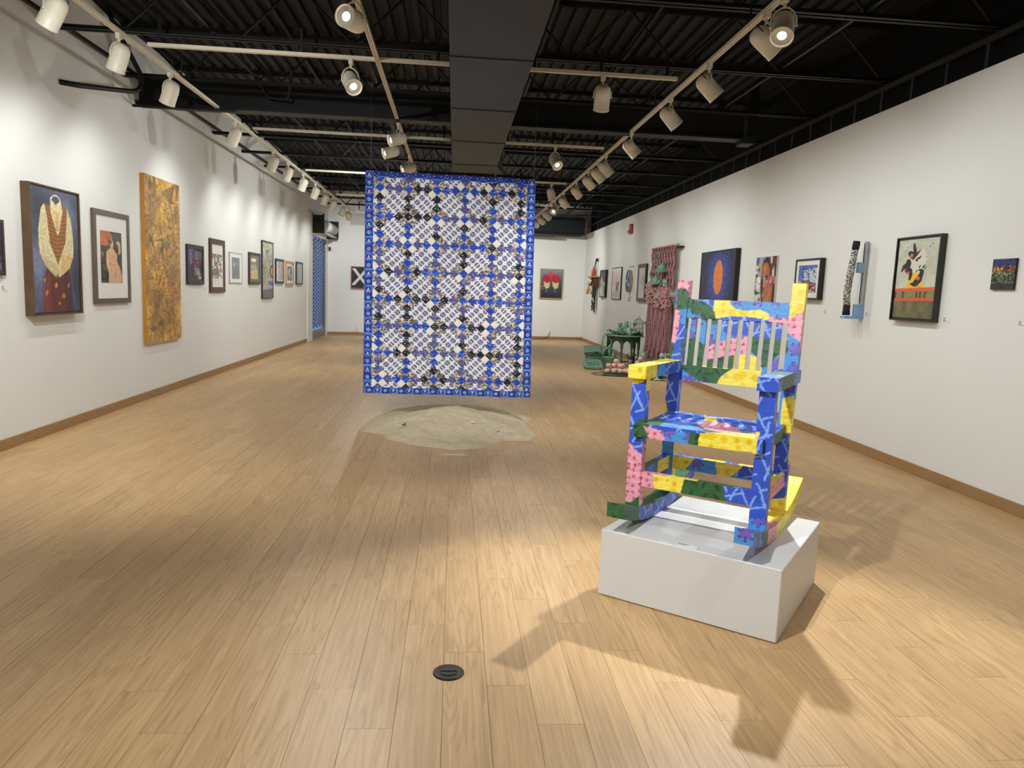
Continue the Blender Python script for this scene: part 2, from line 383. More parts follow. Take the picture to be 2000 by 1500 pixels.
# --- pipes and conduits
def pipe(name, label, pts, r, m, cat='pipe'):
    o = MB().tube(pts, r, 8).build(name, m); return tag(o, label, cat)
pipe('conduit', 'long black pipe running high along the left wall', [(LX + .05, Y0 + .1, 3.92), (LX + .05, 20.0, 3.92)], .022, M_steel)
bend = [(LX + .01, 7.69, 3.39), (LX + .05, 8.0, 3.44), (LX + .17, 8.6, 3.56), (LX + .22, 8.80, 3.60), (LX + .25, 8.88, 3.64), (LX + .28, 8.92, 3.72), (LX + .27, 8.9, 3.82), (LX + .20, 8.82, 4.0), (LX + .12, 8.7, 4.2), (LX + .06, 8.6, 4.40)]
pipe('conduit', 'bent black conduit leaving the left wall above the paintings', bend, .026, M_steel)
pipe('sprinkler_pipe', 'thin black stub pipe above the gold panel', [(LX + .005, 9.33, 3.565), (LX + 1.2, 9.33, 3.575), (LX + 1.2, 9.33, 3.60)], .018, M_steel)
pipe('cable', 'black slack cable looped under the deck left of the duct', [(-2.62, 8.9, 4.32), (-2.5, 9.1, 4.05), (-2.3, 9.35, 3.75), (-2.05, 9.2, 3.72), (-1.95, 9.0, 3.95), (-2.05, 8.9, 4.2), (-2.25, 8.85, 4.34)], .014, M_steel, 'cable')
pipe('conduit', 'black conduit pair running under the deck left of the duct', [(-1.12, -5.5, 4.26), (-1.12, 23.0, 4.26)], .03, M_steel)
# --- roller shutter in the left wall
M_alu = mat('grey_aluminium', (150, 150, 150), 0.4, 0.7, var=0.05)
M_drum = mat('pale_drum', (196, 196, 194), 0.5, var=0.04)
struct(MB().box((LX - .02, SH0 - .62, 0), (LX + .035, SH0 - .02, 3.42), .004).build('trim_1', M_wall), 'white jamb beside the roller shutter')
sh = thing('roller_shutter', 'open-link metal roller shutter with black housing in the left wall', 'shutter', (LX, SH0, 0))
W = SH1 - SH0
MB().box((.005, -.06, 2.90), (.34, -.02, 3.42)).build('end_plate', M_black, sh)
MB().box((.005, W + .02, 2.90), (.34, W + .06, 3.42)).build('end_plate', M_black, sh)
MB().tube([(.17, -.02, 3.16), (.17, W + .02, 3.16)], .17, 24).build('drum_cover', M_drum, sh)
MB().box((.16, -.02, 2.925), (.30, W + .02, 2.95)).build('bottom_trim', M_drum, sh)
MB().tube([(.18, -.06, 3.2), (.18, -.10, 3.2)], .05, 14).build('motor_cap', M_black, sh)
MB().box((.06, -.07, 3.38), (.30, -.02, 3.46)).build('bracket', M_drum, sh)
MB().box((-.10, .0, 0), (-.02, .05, 2.9)).build('guide_rail', M_alu, sh); MB().box((-.10, W - .05, 0), (-.02, W, 2.9)).build('guide_rail', M_alu, sh)
MB().box((-.085, .05, 0.0), (-.035, W - .05, .24), .004).build('bottom_bar', M_alu, sh)
rm = MB().tube([(-.06, .05, 0), (-.06, W - .05, 0)], .0075, 6).mesh('rod'); rm.materials.append(M_alu)
for i in range(45): put('rod', rm, M_alu, sh, (0, 0, .29 + i * .0575))
lm = MB()
for i in range(22): lm.box((-.070, -.06, .29 + i * .115), (-.050, .06, .29 + i * .115 + .088))
lme = lm.mesh('link_chain'); M_link = mat('dark_link', (70, 76, 92), 0.4, 0.5); lme.materials.append(M_link)
for i in range(9): put('link_chain', lme, M_link, sh, (0, .16 + i * (W - .32) / 8, .0575 if i % 2 else 0))
# ------------------------------------------------------------------ lighting tracks and lamps
M_track = mat('cream_track', (234, 226, 206), 0.45, var=0.03)
M_slot = mat('copper_slot', (150, 112, 62), 0.5)
M_lamp = mat('cream_lamp_enamel', (236, 229, 210), 0.42, var=0.05, vscale=9)
M_inner = mat('lamp_inner', (235, 232, 224), 0.35)
M_cordb = mat('lamp_cord', (30, 28, 26), 0.6)
M_glow = mat('lit_bulb', (255, 255, 255), 0.3, emit=(255, 250, 238), estr=14.0)
TZ = 3.60
hang_me = MB().box((-.012, -.004, .03), (.012, .004, .245)).mesh('hanger'); hang_me.materials.append(M_steel)
def track(label, a, c):
    """rail from a to c (same z), hollow underside with two conductor slots, hung on small hangers."""
    a = Vector(a); c = Vector(c); ln = (c - a).length; rz = math.atan2(c.y - a.y, c.x - a.x)
    t = thing('lighting_track', label, 'lighting track', a, rz)
    MB().box((0, -.021, .004), (ln, .021, .030)).box((0, -.021, 0), (ln, -.011, .004)).box((0, .011, 0), (ln, .021, .004)).box((0, -.003, 0), (ln, .003, .004)).build('rail', M_track, t)
    MB().box((.02, -.011, .002), (ln - .02, -.003, .0045)).box((.02, .003, .002), (ln - .02, .011, .0045)).build('conductor_slot', M_slot, t)
    n = max(2, int(ln / 2.5))
    for i in range(n + 1): put('hanger', hang_me, M_steel, t, (.1 + (ln - .2) * i / n, 0, 0))
    return t
LTX, CTX, RTX = -2.92, -0.77, 2.17
track('cream track in front of the left wall', (LTX, -5.0, TZ), (LTX, 21.45, TZ))
track('cream track left of the black duct, ending above the quilt', (CTX, -4.8, TZ), (CTX, 13.2, TZ))
track('cream track along the right side of the ceiling', (RTX, -5.0, TZ), (RTX, 21.6, TZ))
CY = [7.09, 10.53, 14.03, 17.5, 20.83]
nm = ['nearest', 'second', 'third', 'fourth', 'farthest']
for i, y in enumerate(CY):
    track('%s cross track left of the duct' % nm[i], (-2.80, y, TZ), (-.11 if i < 2 else .2, y, TZ))
    if i < 4: track('%s cross track right of the duct' % nm[i], (.585 if i < 2 else .3, y, TZ), (2.05, y, TZ))
for y, w_ in ((3.6, 'above'), (0.15, 'just behind'), (-3.3, 'far behind')): track('cream cross track ' + w_ + ' the viewer, out of the picture', (-2.80, y, TZ), (-.11, y, TZ))

# lamp head: axis +Z is the BACK, opening towards -Z, pivot at origin
hp = [(0.0, .118), (.020, .1165), (.040, .110), (.056, .098), (.067, .080), (.073, .055), (.075, .020), (.075, -.105), (.078, -.108), (.078, -.118), (.073, -.118), (.070, -.105), (.068, -.06), (.060, -.03)]
head_me = MB().lathe(hp, 28).mesh('housing'); head_me.materials.append(M_lamp)
baf_me = MB().lathe([(.068, -.098), (.064, -.085), (.060, -.031), (0.0, -.031)], 24).mesh('reflector'); baf_me.materials.append(M_inner)
bulb_me = MB().lathe([(0, -.100), (.025, -.099), (.047, -.095), (.056, -.088), (.058, -.083)], 24).mesh('bulb'); bulb_me.materials.append(M_glow)
cord_me = MB().tube([(.03, .0, .105), (.06, .01, .125), (.075, .0, .09), (.074, 0, .06)], .004, 6).mesh('lamp_cord'); cord_me.materials.append(M_cordb)
ad = MB().box((-.019, -.032, -.045), (.019, .032, .0), .003).lathe([(.012, -.075), (.012, -.045)], 12)
ad_me = ad.mesh('adapter'); ad_me.materials.append(M_track)
yk = MB()
for s in (-1, 1):
    yk.tube([(0, 0, -.072), (s * .03, 0, -.078), (s * .062, 0, -.105), (s * .082, 0, -.15), (s * .083, 0, -.195)], .0065, 6)
    yk.lathe([(.010, -.005), (.010, .005)], 10, (s * .083, 0, -.195))
yk_me = yk.mesh('yoke'); yk_me.materials.append(M_track)
PIV = -.195
def lamp(x, y, target, label, watts=60, spot=42, blend=0.75, group=None, tint=(1.0, 0.93, 0.82), soft=0.028):
    p = Vector((x, y, TZ + PIV)); d = (Vector(target) - p).normalized()
    az = math.atan2(d.y, d.x) - math.pi / 2
    t = thing('track_lamp', label, 'track light', (x, y, TZ), 0, group)
    put('adapter', ad_me, M_track, t); yko = put('yoke', yk_me, M_track, t); yko.rotation_euler = (0, 0, az)
    h = put('housing', head_me, M_lamp, t, (0, 0, PIV)); q = (-d).to_track_quat('Z', 'Y'); h.rotation_mode = 'QUATERNION'; h.rotation_quaternion = q
    put('reflector', baf_me, M_inner, h); put('bulb', bulb_me, M_glow, h); put('lamp_cord', cord_me, M_cordb, h)
    ld = bpy.data.lights.new('lamp_beam', 'SPOT'); ld.energy = watts * LAMP_POWER; ld.spot_size = math.radians(spot); ld.spot_blend = blend; ld.color = tint
    ld.shadow_soft_size = soft
    lo = bpy.data.objects.new('lamp_beam', ld); COL.objects.link(lo); lo.parent = h; lo.location = (0, 0, -.125)
    return t
# left track: aimed at the works on the left wall
WARM = (0.975, 1.0, 0.975); COOL = (0.975, 1.0, 0.99)
WL, WR = 41, 62
left_t = [(6.78, 7.35, 1.75, 'second from the top left corner'), (7.91, 8.6, 1.75, 'third from the top left corner'), (10.07, 10.5, 1.9, 'fourth from the top left corner'),
          (12.13, 12.7, 1.8, 'fifth from the top left corner'), (13.16, 13.8, 1.8, 'sixth from the top left corner'), (14.44, 15.1, 1.8, 'sixth from the far end'),
          (15.66, 16.3, 1.8, 'fifth from the far end'), (16.77, 17.3, 1.8, 'fourth from the far end'), (17.84, 18.4, 1.8, 'third from the far end'),
          (19.30, 19.6, 1.8, 'second from the far end')]
for y, ty, tz, lb in left_t: lamp(LTX, y, (LX, ty, tz - .35), 'cream track lamp on the left track, ' + lb, WL, 122, 1.0, 'left track lamps', WARM)
lamp(LTX, 5.75, (LX, 6.1, 2.0), 'cream track lamp cut off at the top left corner', WL, 122, 1.0, 'left track lamps', WARM)
for y in (4.4, 2.6, .8, -1.2, -3.4): lamp(LTX, y, (LX, y + .2, 1.7), 'added fill lamp on the left track, out of the picture beside the viewer', WL, 122, 1.0, 'added left track fill lamps out of view', WARM)  # unseen lamps added along the left track as fill
lamp(LTX, 20.36, (-2.8, 22.9, 1.75), 'round-looking cream track lamp last on the left track, facing the back wall', 150, 118, 1.0, 'left track lamps', COOL)
# right track
right_t = [(6.53, 6.5, 1.7, 'aimed at the blackbird painting'), (7.68, 7.9, 1.6, 'aimed at the tall sleeve sculpture'), (9.37, 9.3, 1.6, 'aimed at the star and stripe print'),
           (10.94, 11.2, 1.7, 'aimed at the painted face'), (11.55, 12.2, 1.8, 'rounded, aimed at the orange oval painting'), (12.35, 13.4, 1.8, 'small and dim, facing away'),
           (13.58, 14.7, 1.7, 'aimed at the pink macrame'), (15.15, 16.6, 1.7, 'aimed at the last black frame')]
for y, ty, tz, lb in right_t: lamp(RTX, y, (RX, ty, tz - .35), 'cream track lamp on the right track, ' + lb, WR, 118, 1.0, 'right track lamps', WARM)
lamp(RTX, 16.47, (0.6, 13.2, .6), 'cream track lamp on the right track glowing towards the viewer, beside the quilt', 40, 40, .8, 'right track lamps', WARM)
lamp(RTX, 17.9, (RX, 19.2, 1.7), 'cream track lamp third from the back on the right track', WR, 118, 1.0, 'right track lamps', WARM)
lamp(RTX, 19.08, (RX, 21.3, 1.7), 'cream track lamp second from the back on the right track', WR, 118, 1.0, 'right track lamps', WARM)
lamp(RTX, 20.17, (3.2, 24.2, 1.7), 'cream track lamp last on the right track, aimed at the back wall', 330, 118, 1.0, 'right track lamps', WARM)
lamp(RTX, 5.34, (RX, 5.3, 1.7), 'large cream track lamp at the top right, turned to the right wall', 60, 118, 1.0, 'right track lamps', WARM)
lamp(RTX, 5.05, (1.25, 3.2, .75), 'brightly glowing track lamp at the top right facing the viewer', 430, 62, .6, 'right track lamps', COOL)
for y in (3.6, 0.0, -2.2, -4.0): lamp(RTX, y, (RX, y + .2, 1.3), 'added fill lamp on the right track, out of the picture beside the viewer', 52, 118, 1.0, 'added right track fill lamps out of view', WARM)  # more unseen lamps added on the right track for fill light
# centre and cross tracks
lamp(-1.01, 7.09, (0.9, 3.6, 0.3), 'cream lamp on the nearest cross track left of the duct, glowing', 210, 66, .7, 'centre lamps', COOL)
lamp(1.34, 7.09, (1.5, 9.2, 0.0), 'cream lamp on the nearest cross track right of the duct', 150, 90, 1.0, 'centre lamps', COOL)
lamp(1.36, 10.53, (2.6, 7.6, 0.4), 'glowing cream lamp on the second cross track right of the duct', 100, 118, 1.0, 'centre lamps', COOL)
lamp(1.77, 14.03, (2.6, 14.6, 0), 'cream lamp on the third cross track beside the quilt edge', 150, 118, 1.0, 'centre lamps', COOL)
lamp(CTX, 5.50, (-2.7, .6, 3.0), 'cream lamp on the centre track seen from behind at the top edge', 100, 118, 1.0, 'centre lamps', COOL)
lamp(CTX, 9.60, (LX, 8.2, 2.3), 'upper of three cream lamps above the quilt corner', 42, 118, 1.0, 'centre lamps', COOL)
lamp(-.93, 10.53, (LX, 9.3, 2.3), 'middle of three cream lamps above the quilt corner', 42, 118, 1.0, 'centre lamps', COOL)
lamp(CTX, 11.87, (LX, 10.9, 2.3), 'lowest of three cream lamps above the quilt corner', 45, 118, 1.0, 'centre lamps', COOL)
# chair and quilt lamps above the viewer, then added unseen fill lamps
lamp(CTX, 1.53, (1.45, 3.6, 1.0), 'track lamp above the viewer aimed at the painted chair', 390, 60, .6, 'centre lamps', COOL)
lamp(CTX, 3.2, (0.0, 8.3, 1.2), 'track lamp above the viewer aimed at the quilt', 430, 46, .8, 'centre lamps', COOL)
lamp(-2.0, 3.6, (-2.1, 8.6, 0), 'added fill lamp above the viewer aimed at the left floor', 470, 104, 1.0, 'centre lamps', COOL)  # added to brighten the floor on the left
lamp(-1.6, .15, (-1.6, 3.0, 0), 'added fill lamp behind the viewer aimed at the near floor', 115, 118, 1.0, 'centre lamps', COOL)  # unseen, added to lift the near floor
lamp(CTX, -1.5, (1.5, .6, 0), 'added fill lamp behind the viewer aimed at the far floor', 75, 118, 1.0, 'centre lamps', COOL)  # added general fill from behind the viewer
lamp(CTX, 12.55, (LX, 14.6, 2.3), 'added fill lamp hidden behind the quilt, nearer one', 110, 118, 1.0, 'centre lamps', COOL)  # this and the next: added out of sight to brighten the far left wall
lamp(CTX, 13.05, (LX, 17.6, 2.3), 'added fill lamp hidden behind the quilt, farther one', 120, 118, 1.0, 'centre lamps', COOL)
lamp(0.9, 14.03, (-.6, 15.5, 0), 'added fill lamp on the third cross track hidden behind the quilt', 150, 118, 1.0, 'centre lamps', COOL)  # this and the next: added hidden lamps lifting the floor beyond the quilt
lamp(-1.6, 17.5, (-.8, 19.0, 0), 'added fill lamp on the fourth cross track hidden behind the quilt', 150, 118, 1.0, 'centre lamps', COOL)
lamp(-.4, 20.83, (-.2, 23.3, 1.4), 'added fill lamp on the farthest cross track hidden behind the quilt', 300, 118, 1.0, 'centre lamps', COOL)  # added out of sight to brighten the back wall
lamp(-1.3, 14.03, (-2.0, 11.6, 0), 'added fill lamp on the third cross track behind the quilt, facing the left floor', 190, 118, 1.0, 'centre lamps', COOL, .075)  # added hidden pair brightening the floor either side of the quilt
lamp(0.3, 14.03, (1.9, 12.2, 0), 'added fill lamp on the third cross track behind the quilt, facing the right floor', 130, 118, 1.0, 'centre lamps', COOL, .075)
lamp(RTX, 1.7, (1.9, 3.5, 0.2), 'added fill lamp on the right track out of the picture, aimed at the plinth', 90, 90, 1.0, 'added right track fill lamps out of view', COOL)  # added to brighten the right side of the plinth
lamp(-2.5, .15, (-2.9, 3.2, 0), 'added fill lamp behind the viewer aimed at the left foreground floor', 120, 112, 1.0, 'centre lamps', COOL)  # added because the left foreground came out dark
# ------------------------------------------------------------------ pedestal
PA = math.radians(-37.4)
ped = thing('pedestal', 'low white square plinth under the painted rocking chair', 'plinth', (0.791, 3.582, 0), PA)
M_ped = mat('white_plinth_paint', (214, 214, 212), 0.45, bump=0.06, bscale=30, var=0.015, vscale=4, spec=0.4)
MB().box((0, 0, .004), (.902, .902, .352), .004).build('plinth_box', M_ped, ped)
M_card = mat('white_card', (232, 231, 226), 0.6)
M_ink = mat('black_ink', (60, 60, 60), 0.7)
# ------------------------------------------------------------------ painted rocking chair
CA = math.radians(-36.0); CO = np.array([0.80, 3.58, 0.0])
CU = np.array([math.cos(CA), math.sin(CA), 0]); CV = np.array([-math.sin(CA), math.cos(CA), 0])
CAMP = np.array([0, 0, CAM_H])
def pray(x, y): return np.array([(x - 1000) / FOC, -(y - 750) / FOC, 1]) @ MR
def on_v(p, v):            # picture measurement -> (u, z) on the chair plane v
    d = pray(*p); t = ((CO + CV * v - CAMP) @ CV) / (d @ CV); P = CAMP + d * t - CO; return (P @ CU, P[2])
def on_z(p, z):            # -> (u, v) on the horizontal plane z
    d = pray(*p); t = (z - CAM_H) / d[2]; P = CAMP + d * t - CO; return (P @ CU, P @ CV)
def on_u(p, u):
    d = pray(*p); t = ((CO + CU * u - CAMP) @ CU) / (d @ CU); P = CAMP + d * t - CO; return (P @ CV, P[2])
zA = lambda P, v: [on_v((1180 + .21 * x, 530 + .21 * y), v) for x, y in P]
zB = lambda P, v: [on_v((1180 + .22 * x, 780 + .22 * y), v) for x, y in P]
zBz = lambda P, z: [on_z((1180 + .22 * x, 780 + .22 * y), z) for x, y in P]
# five painted patterns, functions of two board coordinates in metres
def pts_grid(s, t, cell, seed, jit=.6):
    """offsets (in metres) to the nearest of a jittered grid of motif centres + a random angle."""
    r = np.random.default_rng(seed); tab = r.random((97, 3)); i0 = np.floor(s / cell).astype(int); j0 = np.floor(t / cell).astype(int)
    bd = np.full(np.shape(s), 9.0); bx = np.zeros(np.shape(s)); by = bx.copy(); bk = np.zeros(np.shape(s), int)
    for di in (-1, 0, 1):
        for dj in (-1, 0, 1):
            i = i0 + di; j = j0 + dj; h = (i * 31 + j * 57) % 97
            x = s - (i + .5 + (tab[h, 0] - .5) * jit) * cell; y = t - (j + .5 + (tab[h, 1] - .5) * jit) * cell; d = np.hypot(x, y); m = d < bd
            bd = np.where(m, d, bd); bx = np.where(m, x, bx); by = np.where(m, y, by); bk = np.where(m, h, bk)
    return bx, by, bd, tab[bk, 2]
def strokes(s, t, sc, seed): return 1 + .10 * (fbm(s * sc, t * sc * 5, seed) - .5) * 2
def pat_yellow(s, t):
    x, y, d, k = pts_grid(s, t, .058, 3); r = .007 + .018 * k
    c = np.where((d < r)[..., None], (240, 206, 30), (247, 226, 88)).astype(float)
    c = np.where(((d < r * .55) & (k < .5))[..., None], (226, 186, 24), c); return c * strokes(s, t, 30, 1)[..., None]
def pat_pink(s, t):
    x, y, d, k = pts_grid(s, t, .037, 5, .5); an = np.arctan2(y, x) + k * 6.28
    star = d < .0072 + .0046 * np.cos(5 * an)
    return np.where(star[..., None], (186, 38, 72), (236, 164, 184)).astype(float) * strokes(s, t, 30, 2)[..., None]
def pat_green(s, t):
    x, y, d, k = pts_grid(s, t, .062, 8); a = k * 3.14; u = x * np.cos(a) + y * np.sin(a); v = -x * np.sin(a) + y * np.cos(a)
    leaf = (np.abs(u) < .026) & (np.abs(v) < .010 * np.abs(np.sin(u * 330)) * (1 - np.abs(u) / .03) + .0015)
    return np.where(leaf[..., None], (22, 58, 36), (50, 98, 58)).astype(float) * (1 + .3 * (fbm(s * 40, t * 40, 4) - .5))[..., None]
def pat_lblue(s, t):
    x, y, d, k = pts_grid(s, t, .115, 11, .35); an = np.arctan2(y, x) + k * 6; R = .030 + .009 * np.cos(6 * an)
    c = np.where((d < R)[..., None], (118, 98, 188), (74, 146, 216)).astype(float)
    ol = (np.abs(d - R) < .0016) | ((d < R) & (np.abs(np.sin(3 * an)) < .10))
    return np.where(ol[..., None], (66, 46, 132), c) * strokes(s, t, 26, 6)[..., None]
def pat_royal(s, t):
    c = np.empty(np.shape(s) + (3,)); c[:] = (52, 86, 202); ln = np.zeros(np.shape(s), bool)
    for q, (ang, per, sd) in enumerate(((.5, .076, 21), (1.9, .084, 22), (2.75, .092, 23))):
        n = fbm(s * 9, t * 9, sd); u = s * math.cos(ang) + t * math.sin(ang) + .035 * (n - .5); v = -s * math.sin(ang) + t * math.cos(ang)
        ph = np.abs((u / per) % 1 - .5) * per; gate = ((np.floor(v / .088 + q * .33) + np.floor(u / per)) % 3) != 0
        ln |= (ph < .0052) & gate
    return np.where(ln[..., None], (136, 172, 240), c) * strokes(s, t, 26, 7)[..., None]
PAT = {'Y': pat_yellow, 'P': pat_pink, 'G': pat_green, 'B': pat_lblue, 'R': pat_royal}
def paint_regions(s, t, regs, default):
    """regs: list of (pattern letter, polygon in s,t); later ones lie on top."""
    idx = np.full(np.shape(s), 'RBGYP'.index(default))
    ws = s + .004 * (fbm(s * 30, t * 30, 2) - .5); wt = t + .004 * (fbm(s * 30 + 9, t * 30, 3) - .5)
    for k, P in regs: idx[inpoly(ws, wt, P)] = 'RBGYP'.index(k)
    c = np.zeros(np.shape(s) + (3,))
    for i, k in enumerate('RBGYP'):
        m = idx == i
        if m.any(): c[m] = PAT[k](s[m], t[m])
    return c
def auto_regions(s, t, seed):
    """free-form painted patches for the faces the photograph does not spell out."""
    r = np.random.default_rng(seed); n = 90; lo = -.4; px = r.random(n) * 2.6 + lo; py = r.random(n) * 2.6 + lo; kk = r.integers(0, 5, n)
    wx = s + .10 * (fbm(s * 5, t * 5, seed) - .5); wy = t + .10 * (fbm(s * 5 + 7, t * 5, seed + 1) - .5); bd = np.full(np.shape(s), 9.); bi = np.zeros(np.shape(s), int)
    for a, b_, k in zip(px, py, kk):
        d = np.hypot(wx - a, wy - b_); m = d < bd; bd = np.where(m, d, bd); bi = np.where(m, k, bi)
    c = np.zeros(np.shape(s) + (3,))
    for i, k in enumerate('RBGYP'):
        m = bi == i
        if m.any(): c[m] = PAT[k](s[m], t[m])
    return c
VB = .66     # plane of the chair back used for measuring
back_regs = [
 ('R', zA([(640, 430), (760, 440), (740, 640), (715, 1000), (700, 1400), (560, 1400), (560, 1170), (640, 660)], VB)),
 ('B', zA([(670, 340), (790, 320), (780, 470), (690, 480)], VB)),
 ('P', zA([(610, 320), (668, 335), (682, 420), (660, 610), (640, 680), (600, 680)], VB)),
 ('G', zA([(560, 640), (640, 670), (620, 830), (560, 900)], VB)),
 ('P', zA([(650, 60), (830, 60), (830, 262), (800, 262), (770, 190), (720, 155), (650, 160)], VB)),
 ('R', zA([(860, 250), (1005, 250), (990, 330), (905, 285)], VB)),
 ('Y', zA([(1000, 250), (1140, 250), (1150, 310), (1200, 350), (1300, 368), (1420, 355), (1480, 375), (1520, 410), (1510, 455), (1400, 440), (1250, 418), (1150, 418), (1010, 440), (985, 340)], VB)),
 ('R', zA([(1015, 440), (1150, 418), (1300, 422), (1420, 440), (1510, 458), (1640, 500), (1690, 560), (1700, 650), (1560, 640), (1330, 600), (1200, 600), (1130, 600), (1050, 520)], VB)),
 ('G', zA([(650, 160), (720, 152), (775, 190), (805, 262), (880, 275), (960, 320), (1000, 380), (1018, 450), (1000, 498), (930, 480), (850, 400), (790, 395), (760, 345), (650, 360)], VB)),
 ('P', zA([(1515, 415), (1600, 442), (1700, 432), (1860, 345), (1850, 680), (1800, 645), (1720, 600), (1640, 510), (1500, 462)], VB)),
 ('G', zA([(700, 640), (830, 620), (900, 680), (940, 700), (960, 830), (1010, 800), (1100, 790), (1200, 780), (1200, 840), (1180, 910), (1100, 960), (1040, 1060), (860, 1010), (700, 900)], VB)),
 ('P', zA([(930, 720), (1010, 670), (1150, 630), (1340, 600), (1352, 660), (1330, 775), (1180, 782), (1000, 812), (930, 832), (905, 790)], VB)),
 ('G', zA([(1350, 605), (1700, 640), (1700, 760), (1600, 780), (1530, 880), (1450, 900), (1400, 800), (1338, 730)], VB)),
 ('Y', zA([(1198, 785), (1340, 770), (1400, 800), (1450, 850), (1450, 1110), (1035, 1060), (1080, 980), (1180, 910)], VB)),
 ('Y', zA([(1710, 60), (1890, 60), (1890, 330), (1700, 445)], VB)),
 ('Y', zA([(1660, 1180), (1800, 1150), (1810, 1500), (1640, 1500)], VB)),
 ('Y', zA([(540, 1180), (585, 1200), (600, 1300), (590, 1400), (500, 1400), (500, 1200)], VB)),
 ('R', zB([(1560, 200), (1640, 420), (1680, 480), (1680, 860), (1500, 880), (1520, 400)], VB)),
 ('Y', zB([(1480, 880), (1690, 860), (1690, 1090), (1480, 1090)], VB)),
]
VF = .15
front_regs = [
 ('Y', zA([(180, 850), (460, 850), (460, 960), (380, 970), (365, 1030), (300, 1050), (250, 1030), (180, 990)], VF)),
 ('G', zB([(250, 230), (300, 180), (345, 170), (420, 230), (410, 350), (300, 350), (255, 300)], VF)),
 ('P', zB([(160, 365), (240, 395), (300, 470), (345, 490), (345, 620), (460, 650), (440, 800), (320, 790), (320, 850), (230, 915), (160, 890)], VF)),
 ('G', zB([(160, 890), (230, 915), (320, 850), (350, 850), (350, 1010), (160, 1010)], VF)),
 ('Y', zB([(430, 640), (710, 690), (668, 850), (440, 810)], VF)),
 ('G', zB([(710, 690), (1050, 740), (1060, 840), (1095, 930), (668, 860)], VF)),
 ('P', zB([(370, 225), (530, 270), (575, 390), (420, 370), (400, 300)], VF)),
 ('B', zB([(530, 270), (780, 285), (760, 420), (570, 390)], VF)),
 ('G', zB([(775, 285), (865, 295), (850, 420), (760, 420)], VF)),
 ('Y', zB([(865, 290), (1380, 290), (1360, 470), (1340, 520), (1310, 460), (850, 430)], VF)),
 ('B', zB([(1240, 1060), (1440, 1060), (1440, 1260), (1240, 1260)], VF)),
]
seat_regs = [
 ('G', zBz([(200, 250), (480, 150), (560, 170), (500, 220), (560, 280), (900, 290), (820, 200), (900, 180), (1300, 300), (820, 310), (240, 250)], .905)),
 ('R', zBz([(480, 160), (640, 100), (900, 150), (860, 185), (700, 200), (560, 180)], .905)),
 ('B', zBz([(490, 215), (560, 185), (700, 185), (820, 230), (850, 270), (740, 300), (560, 275), (500, 250)], .905)),
 ('Y', zBz([(890, 150), (1000, 160), (1000, 190), (890, 180)], .905)),
 ('P', zBz([(825, 200), (920, 180), (1080, 200), (1200, 250), (1225, 285), (1080, 298), (900, 250)], .905)),
 ('Y', zBz([(860, 300), (1340, 280), (1340, 360), (860, 330)], .905)),
]
backstr_regs = [('Y', zB([(550, 480), (790, 530), (690, 640), (540, 640)], .60)), ('Y', zB([(965, 560), (1230, 600), (1130, 700), (980, 700)], .60)), ('R', zB([(1230, 590), (1330, 590), (1330, 730), (1110, 700)], .60))]
M_chair = paint_mat('painted_chair_wood', 0.42, bump=0.12, bscale=70)
chair = thing('rocking_chair', 'wooden rocking chair painted in bright floral, star and dot patches on the white plinth', 'chair', (float(CO[0]), float(CO[1]), 0), CA)
GRID = .0048
def board(name, fmap, size, regs=None, default='B', seed=1, faces=None, top=None):
    """A board: fmap maps (a,b,c) in 0..1 (width, depth, height) to chair coordinates (u,v,z). Surfaces are finely divided and painted."""
    W, D, Hh = size; cos = []; fss = []; rgbs = []; base = 0
    for fi, (ax, side) in enumerate(((1, 0), (1, 1), (0, 0), (0, 1), (2, 1), (2, 0))):
        o = [k for k in range(3) if k != ax]; n0 = max(2, int((W, D, Hh)[o[0]] / GRID) + 1); n1 = max(2, int((W, D, Hh)[o[1]] / GRID) + 1)
        A, B = np.meshgrid(np.linspace(0, 1, n0), np.linspace(0, 1, n1)); p = [None] * 3; p[o[0]] = A; p[o[1]] = B; p[ax] = np.full(A.shape, float(side))
        u, v, z = fmap(*p); co = np.stack([u, v, z], -1).reshape(-1, 3); i = np.arange(n0 * n1).reshape(n1, n0) + base
        q = np.stack([i[:-1, :-1], i[:-1, 1:], i[1:, 1:], i[1:, :-1]], -1).reshape(-1, 4)
        if (side == 0) == (ax != 1): q = q[:, ::-1]
        if ax == 1: s, t = u, z
        elif ax == 0: s, t = v, z
        else: s, t = u, v
        if ax == 1 and side == 0 and regs is not None: c = paint_regions(s, t, regs, default)
        elif ax == 2 and top is not None: c = paint_regions(s, t, top, default)
        elif faces and fi in faces:
            rg, df = faces[fi]; c = paint_regions(s, t, rg, df)
        else: c = auto_regions(s, t, seed + fi)
        cos.append(co); fss.append(q); rgbs.append(c.reshape(-1, 3)); base += n0 * n1
    return put(name, fastmesh(name, np.concatenate(cos), np.concatenate(fss), np.concatenate(rgbs)), M_chair, chair)
def bx(u0, u1, v0, v1, z0, z1): return (lambda a, b, c: (u0 + (u1 - u0) * a, v0 + (v1 - v0) * b, z0 + (z1 - z0) * c)), (u1 - u0, v1 - v0, z1 - z0)
